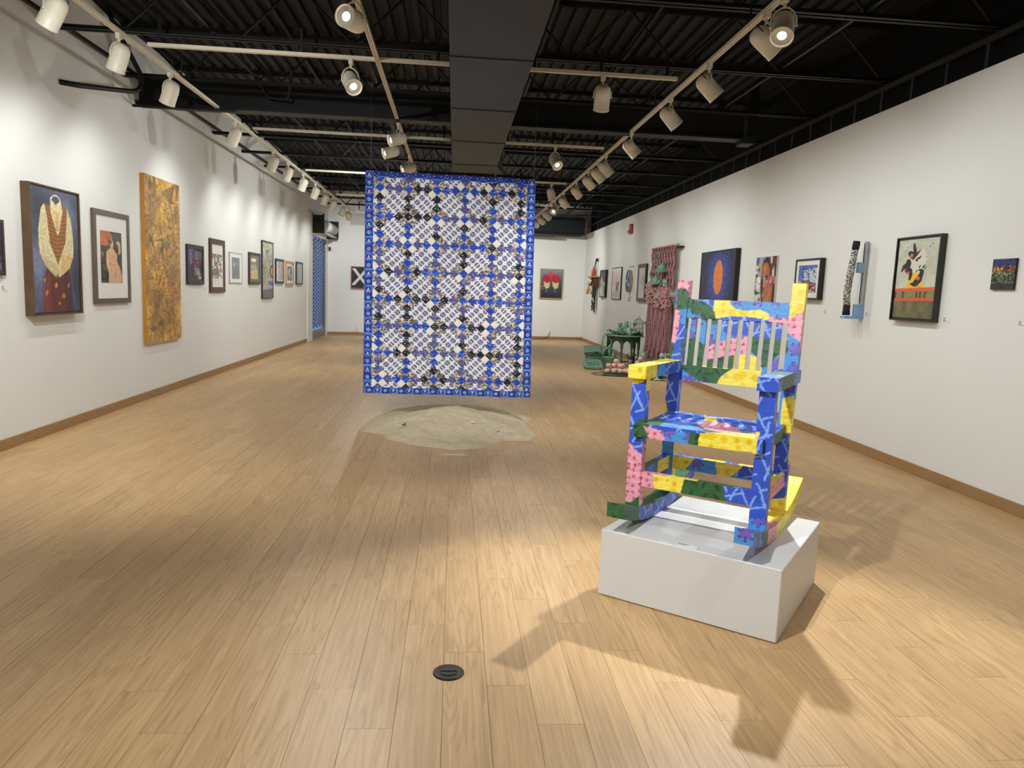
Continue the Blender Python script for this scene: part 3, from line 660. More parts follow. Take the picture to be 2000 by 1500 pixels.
# rockers: a circle of radius RR touching the plinth at v = VC
RR, VC, PZ = 1.75, .50, .352
def rock_z(v): return PZ + RR - np.sqrt(RR * RR - (v - VC) ** 2)
def rocker(u0, u1, v0, v1, **kw):
    f = lambda a, b, c: (u0 + (u1 - u0) * a, (v0 + (v1 - v0) * b), rock_z(v0 + (v1 - v0) * b) + .075 * c)
    return board('rocker', f, (u1 - u0, v1 - v0, .075), **kw)
sideL = [('G', [(-.3, 0), (.16, 0), (.16, .6), (-.3, .6)])]
sideR = [('B', [(-.3, 0), (-.02, 0), (-.02, .7), (-.3, .7)]), ('G', [(.10, 0), (.22, 0), (.22, .7), (.10, .7)]), ('P', [(.22, 0), (.42, 0), (.42, .7), (.22, .7)]), ('Y', [(.42, 0), (1.3, 0), (1.3, .9), (.42, .9)])]
topR = [('P', [(.4, .18), (1, .18), (1, .46), (.4, .46)]), ('Y', [(.4, .46), (1, .46), (1, 1.3), (.4, 1.3)])]
topL = [('G', [(-.2, -.3), (.4, -.3), (.4, .16), (-.2, .16)])]
rocker(.045, .132, -.07, 1.08, regs=[('G', [(-1, -1), (1, -1), (1, 1), (-1, 1)])], default='G', seed=11, faces={2: (sideL, 'R'), 3: (sideL, 'R')}, top=topL)
rocker(.686, .772, -.10, 1.10, regs=[], default='B', seed=12, faces={2: (sideR, 'R'), 3: (sideR, 'R')}, top=topR)
# front legs
legR = [('B', [(-1, 0), (1, 0), (1, .5), (-1, .5)])]
sideLL = [('P', [(-1, .45), (1, .45), (1, .78), (-1, .80)]), ('G', [(-1, 0), (1, 0), (1, .46), (-1, .46)]), ('Y', [(-1, 1.06), (1, 1.08), (1, 1.4), (-1, 1.4)]), ('G', [(-1, .83), (1, .83), (1, .93), (-1, .93)])]
f, s = bx(.052, .128, .150, .205, .42, 1.135); board('leg', f, s, front_regs, 'R', 21, {3: (sideLL, 'R'), 2: (sideLL, 'R')})
f, s = bx(.690, .766, .150, .205, .41, 1.135); board('leg', f, s, front_regs, 'R', 22, {3: ([('B', [(-1, 0), (1, 0), (1, .5), (-1, .5)])], 'R'), 2: ([], 'R')})
# back posts: lean back above the seat
def post_v(z): return np.where(z < .95, .640 + 0 * z, .640 + (z - .95) * .125)
def post(u0, u1, seed, faces): 
    z0, z1 = .43, 1.652
    return board('post', lambda a, b, c: (u0 + (u1 - u0) * a, post_v(z0 + (z1 - z0) * c) + .055 * b, z0 + (z1 - z0) * c), (u1 - u0, .055, z1 - z0), back_regs, 'B', seed, faces)
pf = [('P', [(-1, 1.56), (3, 1.56), (3, 2), (-1, 2)]), ('G', [(-1, 1.38), (3, 1.38), (3, 1.56), (-1, 1.56)]), ('B', [(-1, 1.30), (3, 1.30), (3, 1.38), (-1, 1.38)]), ('Y', [(-1, .4), (3, .4), (3, .75), (-1, .75)])]
pr_ = [('Y', [(-1, 1.45), (3, 1.45), (3, 2), (-1, 2)]), ('P', [(-1, 1.3), (3, 1.3), (3, 1.45), (-1, 1.45)]), ('B', [(-1, 1.05), (3, 1.05), (3, 1.3), (-1, 1.3)]), ('Y', [(-1, .62), (3, .8), (3, 1.03), (-1, 1.05)]), ('Y', [(-1, .2), (3, .2), (3, .52), (-1, .52)])]
post(.062, .132, 31, {3: (pf, 'R'), 2: (pf, 'R')}); post(.690, .760, 32, {3: (pr_, 'R'), 2: (pr_, 'R')})
def back_board(name, u0, u1, z0, z1, dv, th, seed):
    return board(name, lambda a, b, c: (u0 + (u1 - u0) * a, post_v(z0 + (z1 - z0) * c) + dv + th * b, z0 + (z1 - z0) * c), (u1 - u0, th, z1 - z0), back_regs, 'B', seed)
back_board('crest_rail', .128, .694, 1.440, 1.548, .010, .032, 41)
back_board('back_rail', .128, .694, 1.085, 1.172, .010, .032, 42)
e0, e1 = .132, .690; ns = 9; pitch = (e1 - e0) / (ns + .55)
for i in range(ns):
    c0 = e0 + pitch * (i + .72); back_board('slat', c0 - .0165, c0 + .0165, 1.165, 1.446, .018, .014, 50 + i)
# seat: slightly dished, rounded front
board('seat', lambda a, b, c: (.088 + .644 * a, .118 + .52 * b, .835 + .072 * c - .012 * np.sin(np.pi * b) * c), (.644, .52, .072), front_regs, 'R', 61, top=seat_regs + [])
# arms
def arm(u0, u1, seed, regs, sidef, dflt):
    return board('armrest', lambda a, b, c: (u0 + (u1 - u0) * a + (.0) * b, .115 + .56 * b, 1.135 + .066 * c), (u1 - u0, .56, .066), regs, dflt, seed, {3: (sidef, 'R'), 2: (sidef, 'R')}, top=[('Y', [(-1, -1), (.4, -1), (.4, .30), (-1, .30)]), ('G', [(.5, .30), (1, .30), (1, .48), (.5, .48)])])
arm(.040, .136, 71, front_regs, [('Y', [(-1, 0), (.27, 0), (.27, 2), (-1, 2)]), ('B', [(.27, 0), (.40, 0), (.40, 2), (.27, 2)])], 'Y')
arm(.684, .780, 72, [], [('B', [(-1, 0), (.2, 0), (.2, 2), (-1, 2)]), ('G', [(.2, 0), (.50, 0), (.50, 2), (.2, 2)]), ('B', [(.50, 0), (1, 0), (1, 2), (.50, 2)])], 'R')
# stretchers
f, s = bx(.124, .694, .158, .200, .570, .645); board('stretcher', f, s, front_regs, 'R', 81, {4: ([('P', [(0, 0), (.27, 0), (.27, 1), (0, 1)]), ('Y', [(.27, 0), (.42, 0), (.42, 1), (.27, 1)]), ('G', [(.42, 0), (.60, 0), (.60, 1), (.42, 1)])], 'R')})
f, s = bx(.128, .694, .648, .690, .575, .650); board('stretcher', f, s, backstr_regs, 'B', 82, {4: ([('Y', [(.3, 0), (.42, 0), (.42, 1), (.3, 1)]), ('Y', [(.5, 0), (.6, 0), (.6, 1), (.5, 1)])], 'R')})
for (u0, u1, sd) in ((.070, .112, 83), (.708, .750, 84)):
    f, s = bx(u0, u1, .200, .645, .575, .648); board('stretcher', f, s, None, 'B', sd, {3: ([('G', [(0, 0), (.30, 0), (.30, 1), (0, 1)]), ('P', [(.30, 0), (1, 0), (1, 1), (.30, 1)])], 'P') if sd == 84 else ([('B', [(0, 0), (.45, 0), (.45, 1), (0, 1)])], 'Y')})
# card lying on the plinth front edge
cd = thing('plinth_label', 'small clear label on the front edge of the white plinth', 'label', (0.791, 3.582, .352), PA)
MB().box((.395, .012, .0005), (.50, .052, .003)).build('card', M_card, cd)
for i in range(2): MB().box((.40, .040 - .010 * i, .003), (.455 - .01 * i, .044 - .010 * i, .0036)).build('print_line', M_ink, cd)
# ------------------------------------------------------------------ floor outlet
fo = thing('floor_outlet', 'round dark bronze power outlet cover set in the floor', 'floor outlet', (0.021, 2.797, 0))
M_bronze = mat('dark_bronze', (52, 42, 36), 0.45, 0.6, bump=0.1, bscale=80)
MB().lathe([(0, .0), (.063, .0), (.063, .003), (.058, .0055), (.050, .004), (0, .004)], 32).build('cover_plate', M_bronze, fo)
for s in (-1, 1):
    n = 12; pl = [(.034 * math.cos(math.pi * i / n), s * (.004 + .026 * math.sin(math.pi * i / n))) for i in range(n + 1)]
    if s < 0: pl = pl[::-1]
    MB().prism(pl, .004, .0065, axis=2).build('flip_lid', M_bronze, fo)
# ------------------------------------------------------------------ hanging quilt
QY = 8.5; QX0, QX1, QZ0, QZ1 = -1.03, .905, .312, 2.83; BW = .092
QCX = (QX0 + QX1) / 2
def qwarp(x, z):
    """gentle hang of the cloth: wider foot, ripples, sagging hem. Returns world offset and depth."""
    t = (QZ1 - z) / (QZ1 - QZ0); u = (x - QX0) / (QX1 - QX0)
    y = .012 * np.sin(5.2 * u + 1.1) * t + .006 * np.sin(11 * u) * t + .010 * np.sin(4 * t)
    xo = (u - .5) * .03 * (t - .3) ; zo = -.004 * np.sin(np.pi * u * 3) * t + .003 * np.sin(np.pi * u * 8) * (1 - t)
    return x + xo + .030 * (t - .5) * .8, y, z + zo
quilt = thing('hanging_quilt', 'large blue and white patchwork quilt hanging from wires above the sand', 'quilt', (0, QY, 0))
def quilt_sheet(name, x0, x1, z0, z1, nx, nz, off, m, rgbf=None, parent=quilt):
    X, Z = np.meshgrid(np.linspace(x0, x1, nx), np.linspace(z1, z0, nz)); wx, wy, wz = qwarp(X, Z)
    co = np.stack([wx, wy + off, wz], -1).reshape(-1, 3); i = np.arange(nx * nz).reshape(nz, nx)
    f = np.stack([i[1:, :-1], i[1:, 1:], i[:-1, 1:], i[:-1, :-1]], -1).reshape(-1, 4)
    o = put(name, fastmesh(name, co, f, None if rgbf is None else rgbf(X, Z).reshape(-1, 3)), m, parent)
    for p in o.data.polygons: p.use_smooth = True
    return o
M_backing = mat('cream_quilt_backing', (222, 219, 210), 0.9, bump=0.2, bscale=300)
M_qp = paint_mat('printed_quilt_cotton', 0.85, bump=0.25, bscale=260)
# backing with thickness
bkq = quilt_sheet('backing', QX0, QX1, QZ0, QZ1, 40, 50, .012, M_backing)
IX0, IX1, IZ0, IZ1 = QX0 + BW, QX1 - BW, QZ0 + BW * .78, QZ1 - BW * .70
def border_print(X, Z, vert):
    s, t = (Z, X) if vert else (X, Z); per = .183
    t0 = (t - t.min()) / (t.max() - t.min()) - .5; k = (s / per) % 1
    c = np.empty(X.shape + (3,)); c[:] = (20, 44, 134)
    n = fbm(s * 60, t * 60, 3); c = np.where((n > .64)[..., None], (62, 100, 188), c)
    # round medallion with a small white mark, alternating with a ring motif
    dx = (k - .25) * per; dy = t0 * .092; d = np.hypot(dx, dy)
    c = np.where((d < .038)[..., None], (20, 40, 122), c); c = np.where((np.abs(d - .038) < .0035)[..., None], (104, 148, 222), c)
    a, b_ = (dy, dx) if vert else (dx, -dy)
    leg = (np.abs(np.abs(a) - (.012 - (b_ + .014) * .42)) < .0034) & (b_ > -.016) & (b_ < .017); bar = (np.abs(b_ + .018) < .003) & (np.abs(a) < .016)
    c = np.where((leg | bar)[..., None], (210, 222, 244), c)
    d2 = np.hypot((k - .75) * per, dy); c = np.where(((d2 < .020) & (d2 > .012))[..., None], (140, 176, 234), c); c = np.where((d2 < .006)[..., None], (190, 208, 242), c)
    c = np.where((np.abs(np.abs((k - .5)) * per - .0) < .004)[..., None], (110, 152, 224), c); return c
def border_top(X, Z):
    t0 = (Z - Z.min()) / (Z.max() - Z.min()); per = .206; k = ((X - QX0) / per + .06) % 1
    c = np.empty(X.shape + (3,)); c[:] = (18, 42, 130); dx = (k - .5) * per; dz = t0 * .075 + .012; d = np.hypot(dx, dz); an = np.arctan2(dz, dx)
    c = np.where(((np.abs(np.sin(an * 5)) < .34) & (d > .035) & (d < .060))[..., None], (128, 166, 232), c)
    c = np.where((d < .022)[..., None], (20, 40, 120), c)
    c = np.where((np.hypot(np.abs(dx) - .062, dz - .060) < .0055)[..., None], (190, 208, 244), c); c = np.where((np.hypot(dx, dz - .080) < .0055)[..., None], (220, 228, 248), c)
    c = np.where(((np.abs(dz - .018) < .003) & (np.abs(dx) > .05))[..., None], (120, 160, 230), c); return c
quilt_sheet('border_strip', QX0, IX0, QZ0, QZ1, 22, 420, -.004, M_qp, lambda X, Z: border_print(X, Z, True))
quilt_sheet('border_strip', IX1, QX1, QZ0, QZ1, 22, 420, -.004, M_qp, lambda X, Z: border_print(X, Z, True))
quilt_sheet('border_strip', IX0 - .003, IX1 + .003, IZ1, QZ1, 380, 18, -.0035, M_qp, border_top)
quilt_sheet('border_strip', QX0, QX1, QZ0, IZ0, 420, 18, -.0045, M_qp, lambda X, Z: border_print(X, Z, False))
# patch fabrics
def fabric(kind, s, t, seed):
    c = np.empty(np.shape(s) + (3,)); n = fbm(s * 70 + seed * 3, t * 70, seed); n2 = fbm(s * 120 + seed, t * 120, seed + 40)
    if kind == 'blue': c[:] = (28, 66, 178); c = np.where((n > .66)[..., None], (110, 154, 230), c); c = np.where((n2 > .70)[..., None], (20, 44, 130), c)
    elif kind == 'plainblue': c[:] = (28, 60, 160); c = np.where((n > .72)[..., None], (120, 150, 220), c)
    elif kind == 'black':
        c[:] = (18, 19, 30); d = np.abs(((s + t * .3) / .026) % 1 - .5); c = np.where(((d < .08) & (n > .50))[..., None], (180, 180, 190), c)
    elif kind == 'purple':
        c[:] = (80, 80, 136); d = np.hypot((s / .05) % 1 - .5, (t / .05) % 1 - .5); c = np.where(((d > .18) & (d < .30))[..., None], (56, 58, 116), c); c = np.where((n > .66)[..., None], (150, 150, 186), c)
    elif kind == 'floral':
        c[:] = (218, 208, 196); c = np.where((n > .54)[..., None], (120, 108, 92), c); c = np.where((n2 > .60)[..., None], (62, 58, 54), c); c = np.where(((n < .34))[..., None], (206, 182, 178), c)
    else: c[:] = (226, 221, 210); c = np.where((n > .76)[..., None], (206, 190, 186), c)
    return c
def block_print(s, t):
    """pale print: rows of split indigo discs; s,t along the block sides."""
    c = np.empty(np.shape(s) + (3,)); c[:] = (228, 225, 216); per = .0775
    a = (s / per) % 1 - .5; b_ = (t / per) % 1 - .5; d = np.hypot(a, b_)
    n = fbm(s * 180, t * 180, 12)
    c = np.where((d < .43)[..., None], np.where((n > .5)[..., None], (84, 86, 136), (108, 110, 158)), c)
    c = np.where((np.abs(a) < .055)[..., None], (232, 230, 224), c)
    c = np.where(((np.abs(np.abs(b_) - .045) < .016) & (d > .28))[..., None], (70, 74, 132), c)
    c = np.where(((np.abs(b_) < .028) & (d > .30))[..., None], (240, 240, 238), c)
    c = np.where((np.hypot(np.abs(a) - .5, np.abs(b_) - .5) < .07)[..., None], (180, 178, 180), c); return c
CS, RS = .321, .3095
cx0 = IX0 + (IX1 - IX0 - 5 * CS) / 2; rz0 = IZ1 - (IZ1 - IZ0 - 7 * RS) / 2 - .004
def clip_grid(cx, cz, hx, hz, n):
    """n x n grid over a diamond of half diagonals hx, hz, squeezed inside the pieced area."""
    A, B = np.meshgrid(np.linspace(-.5, .5, n), np.linspace(-.5, .5, n)); X = cx + (A + B) * hx; Z = cz + (A - B) * hz; return A, B, X, Z
def patch(name, cx, cz, hx, hz, n, colf, puff, inset=.0012, coll=None):
    k = 1 - inset / hx; A, B, X, Z = clip_grid(cx, cz, hx * k, hz * k, n)
    inside = (X > IX0) & (X < IX1) & (Z > IZ0) & (Z < IZ1)
    if not inside.any(): return None
    X = np.clip(X, IX0, IX1); Z = np.clip(Z, IZ0, IZ1); wx, wy, wz = qwarp(X, Z)
    pf_ = puff * np.clip(1 - (2 * np.abs(A)) ** 4, 0, 1) * np.clip(1 - (2 * np.abs(B)) ** 4, 0, 1)
    co = np.stack([wx, wy - .002 - pf_, wz], -1).reshape(-1, 3); i = np.arange(n * n).reshape(n, n)
    f = np.stack([i[:-1, :-1], i[:-1, 1:], i[1:, 1:], i[1:, :-1]], -1).reshape(-1, 4)
    P_ = np.stack([X, Z], -1).reshape(-1, 2)[f]; ar = np.abs((P_[:, 0, 0] - P_[:, 2, 0]) * (P_[:, 1, 1] - P_[:, 3, 1]) - (P_[:, 1, 0] - P_[:, 3, 0]) * (P_[:, 0, 1] - P_[:, 2, 1]))
    f = f[ar > 1e-7]
    if len(f) == 0: return None
    rgb = colf(A, B).reshape(-1, 3); area = ar.sum()
    return co, f, rgb, area
def link_patch(name, r): 
    me = fastmesh(name, r[0], r[1], r[2]); me.polygons.foreach_set('use_smooth', [True] * len(me.polygons)); return put(name, me, M_qp, quilt)
pr = random.Random(4); plist = []
for i in range(6):
    for j in range(8):
        cx = cx0 + i * CS; cz = rz0 - j * RS
        for a in (-1, 0, 1):
            for b_ in (-1, 0, 1):
                hx, hz = CS / 6, RS / 6; px_ = cx + (a + b_) * hx; pz_ = cz + (a - b_) * hz; dark = (a + b_) % 2 == 0
                if a == 0 and b_ == 0: kind = pr.choice(['blue', 'blue', 'blue', 'black'])
                elif dark: kind = pr.choice(['black', 'purple', 'blue', 'black', 'purple', 'plainblue'])
                else: kind = pr.choice(['floral', 'floral', 'floral', 'cream'])
                sd = pr.randrange(30)
                r = patch('patch', px_, pz_, hx, hz, 9, lambda A, B, kind=kind, sd=sd: fabric(kind, A * .073, B * .073, sd), .0022)
                if r: plist.append(r)
plist.sort(key=lambda r: -r[3])
for r in plist[:298]: link_patch('patch', r)
co = []; ff = []; rgb = []; o0 = 0
for r in plist[298:]: co.append(r[0]); ff.append(r[1] + o0); rgb.append(r[2]); o0 += len(r[0])
if co:
    o = put('small_patches', fastmesh('small_patches', np.concatenate(co), np.concatenate(ff), np.concatenate(rgb)), M_qp, quilt); o['kind'] = 'stuff'
for i in range(-1, 6):
    for j in range(-1, 8):
        cx = cx0 + (i + .5) * CS; cz = rz0 - (j + .5) * RS; flip = pr.random() < .25; o1 = pr.random() * .02
        r = patch('print_block', cx, cz, CS / 2, RS / 2, 46, lambda A, B, flip=flip, o1=o1: block_print((B if flip else A) * .228 + o1, (A if flip else B) * .228), .0035)
        if r: link_patch('print_block', r)
# hanging rod sleeve and wires
M_wire = mat('thin_steel_wire', (150, 150, 150), 0.35, 0.8)
MB().tube([(QX0 + .02, .03, QZ1 - .02), (QX1 - .02, .03, QZ1 - .02)], .012, 10).build('hanging_rod', M_alu, quilt)
for x in (QX0 + .05, QX1 - .035): MB().tube([(x, .03, QZ1 - .02), (x, .03, QZ1 + .55), (x, .06, DECK - .52)], .0016, 5).build('hanging_wire', M_wire, quilt)
for i in range(10): MB().ball((QX0 + .055 + i * .205, -.006, QZ1 - .012), .006, 6).build('sleeve_pin', M_wire, quilt)
# ------------------------------------------------------------------ sand heap
OUT = [(-.98, 7.89), (-.93, 7.72), (-.70, 7.62), (-.66, 7.40), (-.42, 7.15), (-.18, 7.03), (.02, 6.94), (.18, 6.98), (.36, 7.05), (.44, 7.28), (.58, 7.44), (.80, 7.45), (.90, 7.62), (.93, 7.80), (.90, 8.10), (.88, 8.50),
       (.98, 8.8), (.86, 9.2), (.55, 9.5), (.2, 9.72), (-.2, 9.70), (-.5, 9.5), (-.72, 9.2), (-.86, 8.8), (-.95, 8.35)]
n = 170; X, Yg = np.meshgrid(np.linspace(-1.08, 1.08, n), np.linspace(6.85, 9.85, n)); 
Xw = X + .05 * (fbm(X * 7, Yg * 7, 3) - .5); Yw = Yg + .05 * (fbm(X * 7 + 3, Yg * 7, 4) - .5)
d = np.full(X.shape, 9.); 
for a, c in zip(OUT, OUT[1:] + OUT[:1]): d = np.minimum(d, segdist(Xw, Yw, a, c))
ins = inpoly(Xw, Yw, OUT); dd = np.where(ins, d, -d)
rc = Yg - 8.30 - .10 * np.sin(X * 3); ridge = np.exp(-(rc / np.where(rc < 0, .60, .26)) ** 2)
hgt = np.where(ins, np.minimum(d * .26, .028 + .165 * ridge * (.75 + .5 * fbm(X * 3 + 5, Yg * 1.5, 6)) * np.clip(1.05 - (np.abs(X + .1) / 1.05) ** 2, 0, 1)), -.004)
hgt = hgt + np.where(ins, .035 * (fbm(X * 6, Yg * 6, 8) - .5) * np.clip(d * 6, 0, 1) + .006 * (fbm(X * 24, Yg * 24, 9) - .5) * np.clip(d * 10, 0, 1), 0)
i = np.arange(n * n).reshape(n, n); f = np.stack([i[:-1, :-1], i[:-1, 1:], i[1:, 1:], i[1:, :-1]], -1).reshape(-1, 4)
keep = (dd.reshape(-1)[f] > -.012).all(1); f = f[keep]
def sand_mat():
    m = mat('grey_beige_sand', (198, 182, 152), 0.95, bump=0.6, bscale=260, var=0.10, vscale=14, spec=0.15); return m
used = np.unique(f); rm_ = -np.ones(n * n, int); rm_[used] = np.arange(len(used))
sand = put('sand_heap', fastmesh('sand_heap', np.stack([X, Yg, np.maximum(hgt, .0008)], -1).reshape(-1, 3)[used], rm_[f]), sand_mat())
for p in sand.data.polygons: p.use_smooth = True
sand['kind'] = 'stuff'; sand['label'] = 'low spread heap of grey beige sand on the floor under the quilt'; sand['category'] = 'sand'
M_shell = mat('pale_shell', (226, 216, 200), 0.5); M_shard = mat('dark_shard', (52, 46, 40), 0.5)
def zs(x, y):
    k = np.argmin((X - x) ** 2 + (Yg - y) ** 2); return float(hgt.ravel()[k])
bits = [(-.52, 7.75, .05, 'pale shell with a dark curled edge on the left of the sand', 1), (-.60, 8.0, .026, 'small white shell chip at the upper left of the sand', 0), (.24, 7.85, .04, 'white angular shell piece right of the middle of the sand', 0),
        (.50, 7.65, .026, 'brown-edged chip on the right of the sand', 1), (.24, 7.45, .022, 'pale pebble near the front of the sand', 0), (-.08, 7.38, .018, 'tiny tan pebble near the middle front of the sand', 0), (.60, 7.66, .022, 'small pale chip at the far right of the sand', 0)]
for (x, y, r, lb, dk) in bits:
    t = thing('shell', lb, 'shell', (x, y, zs(x, y)), random.random() * 3)
    MB().lathe([(0, 0), (r * .6, r * .05), (r, r * .3), (r * .93, r * .42), (r * .5, r * .2), (0, r * .12)], 12, sx=1.0, sy=.6).build('shell_body', M_shell, t)
    if dk: MB().tube([(-r, .0, r * .3), (-r * .3, -r * .5, r * .5), (r * .6, -r * .4, r * .6), (r * 1.1, r * .1, r * .9)], [r * .05, r * .14, r * .14, r * .04], 6).build('dark_edge', M_shard, t)
fl = thing('floor_label', 'thin clear label strip on the floor in front of the sand', 'label', (.04, 6.74, 0))
MB().box((-.135, -.022, .0004), (.135, .022, .0022)).build('strip', mat('clear_strip', (206, 188, 156), 0.25), fl)
for i, w in enumerate((.12, .10)): MB().box((-w, .004 - .014 * i, .0022), (w, .007 - .014 * i, .0028)).build('print_line', M_card, fl)
# ------------------------------------------------------------------ artworks on the walls
M_canvas = paint_mat('painted_canvas', 0.55, bump=0.15, bscale=220)
M_print = paint_mat('printed_paper', 0.6)
M_matboard = mat('white_mat_board', (236, 234, 228), 0.8)
FR = {}
def frame_mat(k, rgb, rough=.45, var=.1, metal=0.0): FR[k] = mat('frame_' + k, rgb, rough, metal, var=var, vscale=7)
frame_mat('black', (28, 27, 27)); frame_mat('brown', (74, 48, 34), var=.15); frame_mat('bronze', (86, 62, 36), .5, .25); frame_mat('taupe', (92, 78, 66)); frame_mat('silver', (176, 178, 180), .35, .05, .6)
frame_mat('wood', (196, 154, 104), .5, .12); frame_mat('darkbrown', (52, 38, 34)); frame_mat('red', (176, 58, 56)); frame_mat('gold', (188, 160, 110), .4, .1, .3); frame_mat('gunmetal', (58, 58, 54), .35, .1, .5)
def hang(side, a, c, zb, zt):
    """wall placement: a..c run along the wall (world Y, or world X on the back wall)."""
    m = (a + c) / 2; zc = (zb + zt) / 2
    if side == 'L': return (LX, m, zc), math.pi / 2
    if side == 'R': return (RX, m, zc), -math.pi / 2
    return (m, back_y(m) - .024, zc), BACK_ANG
def ring(mb, w, h, fw, y0, y1, ch=0.0):
    """four mitred rails of a rectangular frame, outer size w x h."""
    for s in (-1, 1):
        x0, x1 = (-w / 2, -w / 2 + fw) if s < 0 else (w / 2 - fw, w / 2)
        mb.add([(x0, y0, -h / 2 + (0 if (s < 0) else fw)), (x1, y0, -h / 2 + (fw if s < 0 else 0)), (x1, y0, h / 2 - (fw if s < 0 else 0)), (x0, y0, h / 2 - (0 if s < 0 else fw)),
                (x0, y1, -h / 2 + (0 if (s < 0) else fw)), (x1, y1, -h / 2 + (fw if s < 0 else 0)), (x1, y1, h / 2 - (fw if s < 0 else 0)), (x0, y1, h / 2 - (0 if s < 0 else fw))],
               [(0, 3, 2, 1), (4, 5, 6, 7), (0, 1, 5, 4), (1, 2, 6, 5), (2, 3, 7, 6), (3, 0, 4, 7)])
        z0, z1 = (-h / 2, -h / 2 + fw) if s < 0 else (h / 2 - fw, h / 2)
        i0, i1 = (0, fw) if s < 0 else (fw, 0)
        mb.add([(-w / 2 + i0, y0, z0), (w / 2 - i0, y0, z0), (w / 2 - i1, y0, z1), (-w / 2 + i1, y0, z1), (-w / 2 + i0, y1, z0), (w / 2 - i0, y1, z0), (w / 2 - i1, y1, z1), (-w / 2 + i1, y1, z1)],
               [(0, 1, 2, 3), (7, 6, 5, 4), (0, 4, 5, 1), (1, 5, 6, 2), (2, 6, 7, 3), (3, 7, 4, 0)])
    return mb
def artwork(name, label, side, a, c, zb, zt, depth, pic, frame=None, fw=.03, mount=None, recess=.008, glass=False, cat='painting', floatgap=0.0, edge=None):
    """framed or unframed picture; mount = (left, right, top, bottom) widths of the mat board in metres."""
    loc, rz = hang(side, a, c, zb, zt); w = abs(c - a); h = zt - zb
    t = thing(name, label, cat, loc, rz); dep = max(depth, .018)
    if frame is None:
        body = MB().box((-w / 2, -dep, -h / 2), (w / 2, -.002, h / 2)).build('stretcher_body', edge or M_matboard, t)
        put('canvas', pic.mesh('canvas', w - .0005, h - .0005), M_canvas, t, (0, -dep - .0008, 0)); return t
    fr = ring(MB(), w, h, fw, -dep, -.003); fr.build('frame', FR[frame], t)
    yb = -dep + recess
    MB().box((-w / 2 + fw * .8, yb + .003, -h / 2 + fw * .8), (w / 2 - fw * .8, yb + .006, h / 2 - fw * .8)).build('backing', FR['black'] if floatgap else M_matboard, t)
    ox = 0; oz = 0; iw = w - 2 * fw; ih = h - 2 * fw
    if mount:
        l, r, tp_, bt = mount; iw2 = iw - l - r; ih2 = ih - tp_ - bt; ox = (l - r) / 2; oz = (bt - tp_) / 2
        mb = MB(); x0, x1, z0, z1 = -iw / 2, iw / 2, -ih / 2, ih / 2; a0, a1, b0, b1 = ox - iw2 / 2, ox + iw2 / 2, oz - ih2 / 2, oz + ih2 / 2
        for q in (((x0, z0), (x1, b0)), ((x0, b1), (x1, z1)), ((x0, b0), (a0, b1)), ((a1, b0), (x1, b1))):
            mb.box((q[0][0], yb, q[0][1]), (q[1][0], yb + .003, q[1][1]))
        mb.build('mat_board', MOUNTS.get(label, M_matboard), t); iw, ih = iw2, ih2; yb += .002
    if floatgap: iw -= 2 * floatgap; ih -= 2 * floatgap
    put('canvas' if not mount else 'print', pic.mesh('picture', iw, ih), M_canvas if not glass else M_print, t, (ox, yb, oz))
    if glass: MB().add([(-w / 2 + fw, -dep + .003, -h / 2 + fw), (w / 2 - fw, -dep + .003, -h / 2 + fw), (w / 2 - fw, -dep + .003, h / 2 - fw), (-w / 2 + fw, -dep + .003, h / 2 - fw)], [(0, 1, 2, 3)]).build('glass', glass_mat(), t)
    return t
MOUNTS = {}
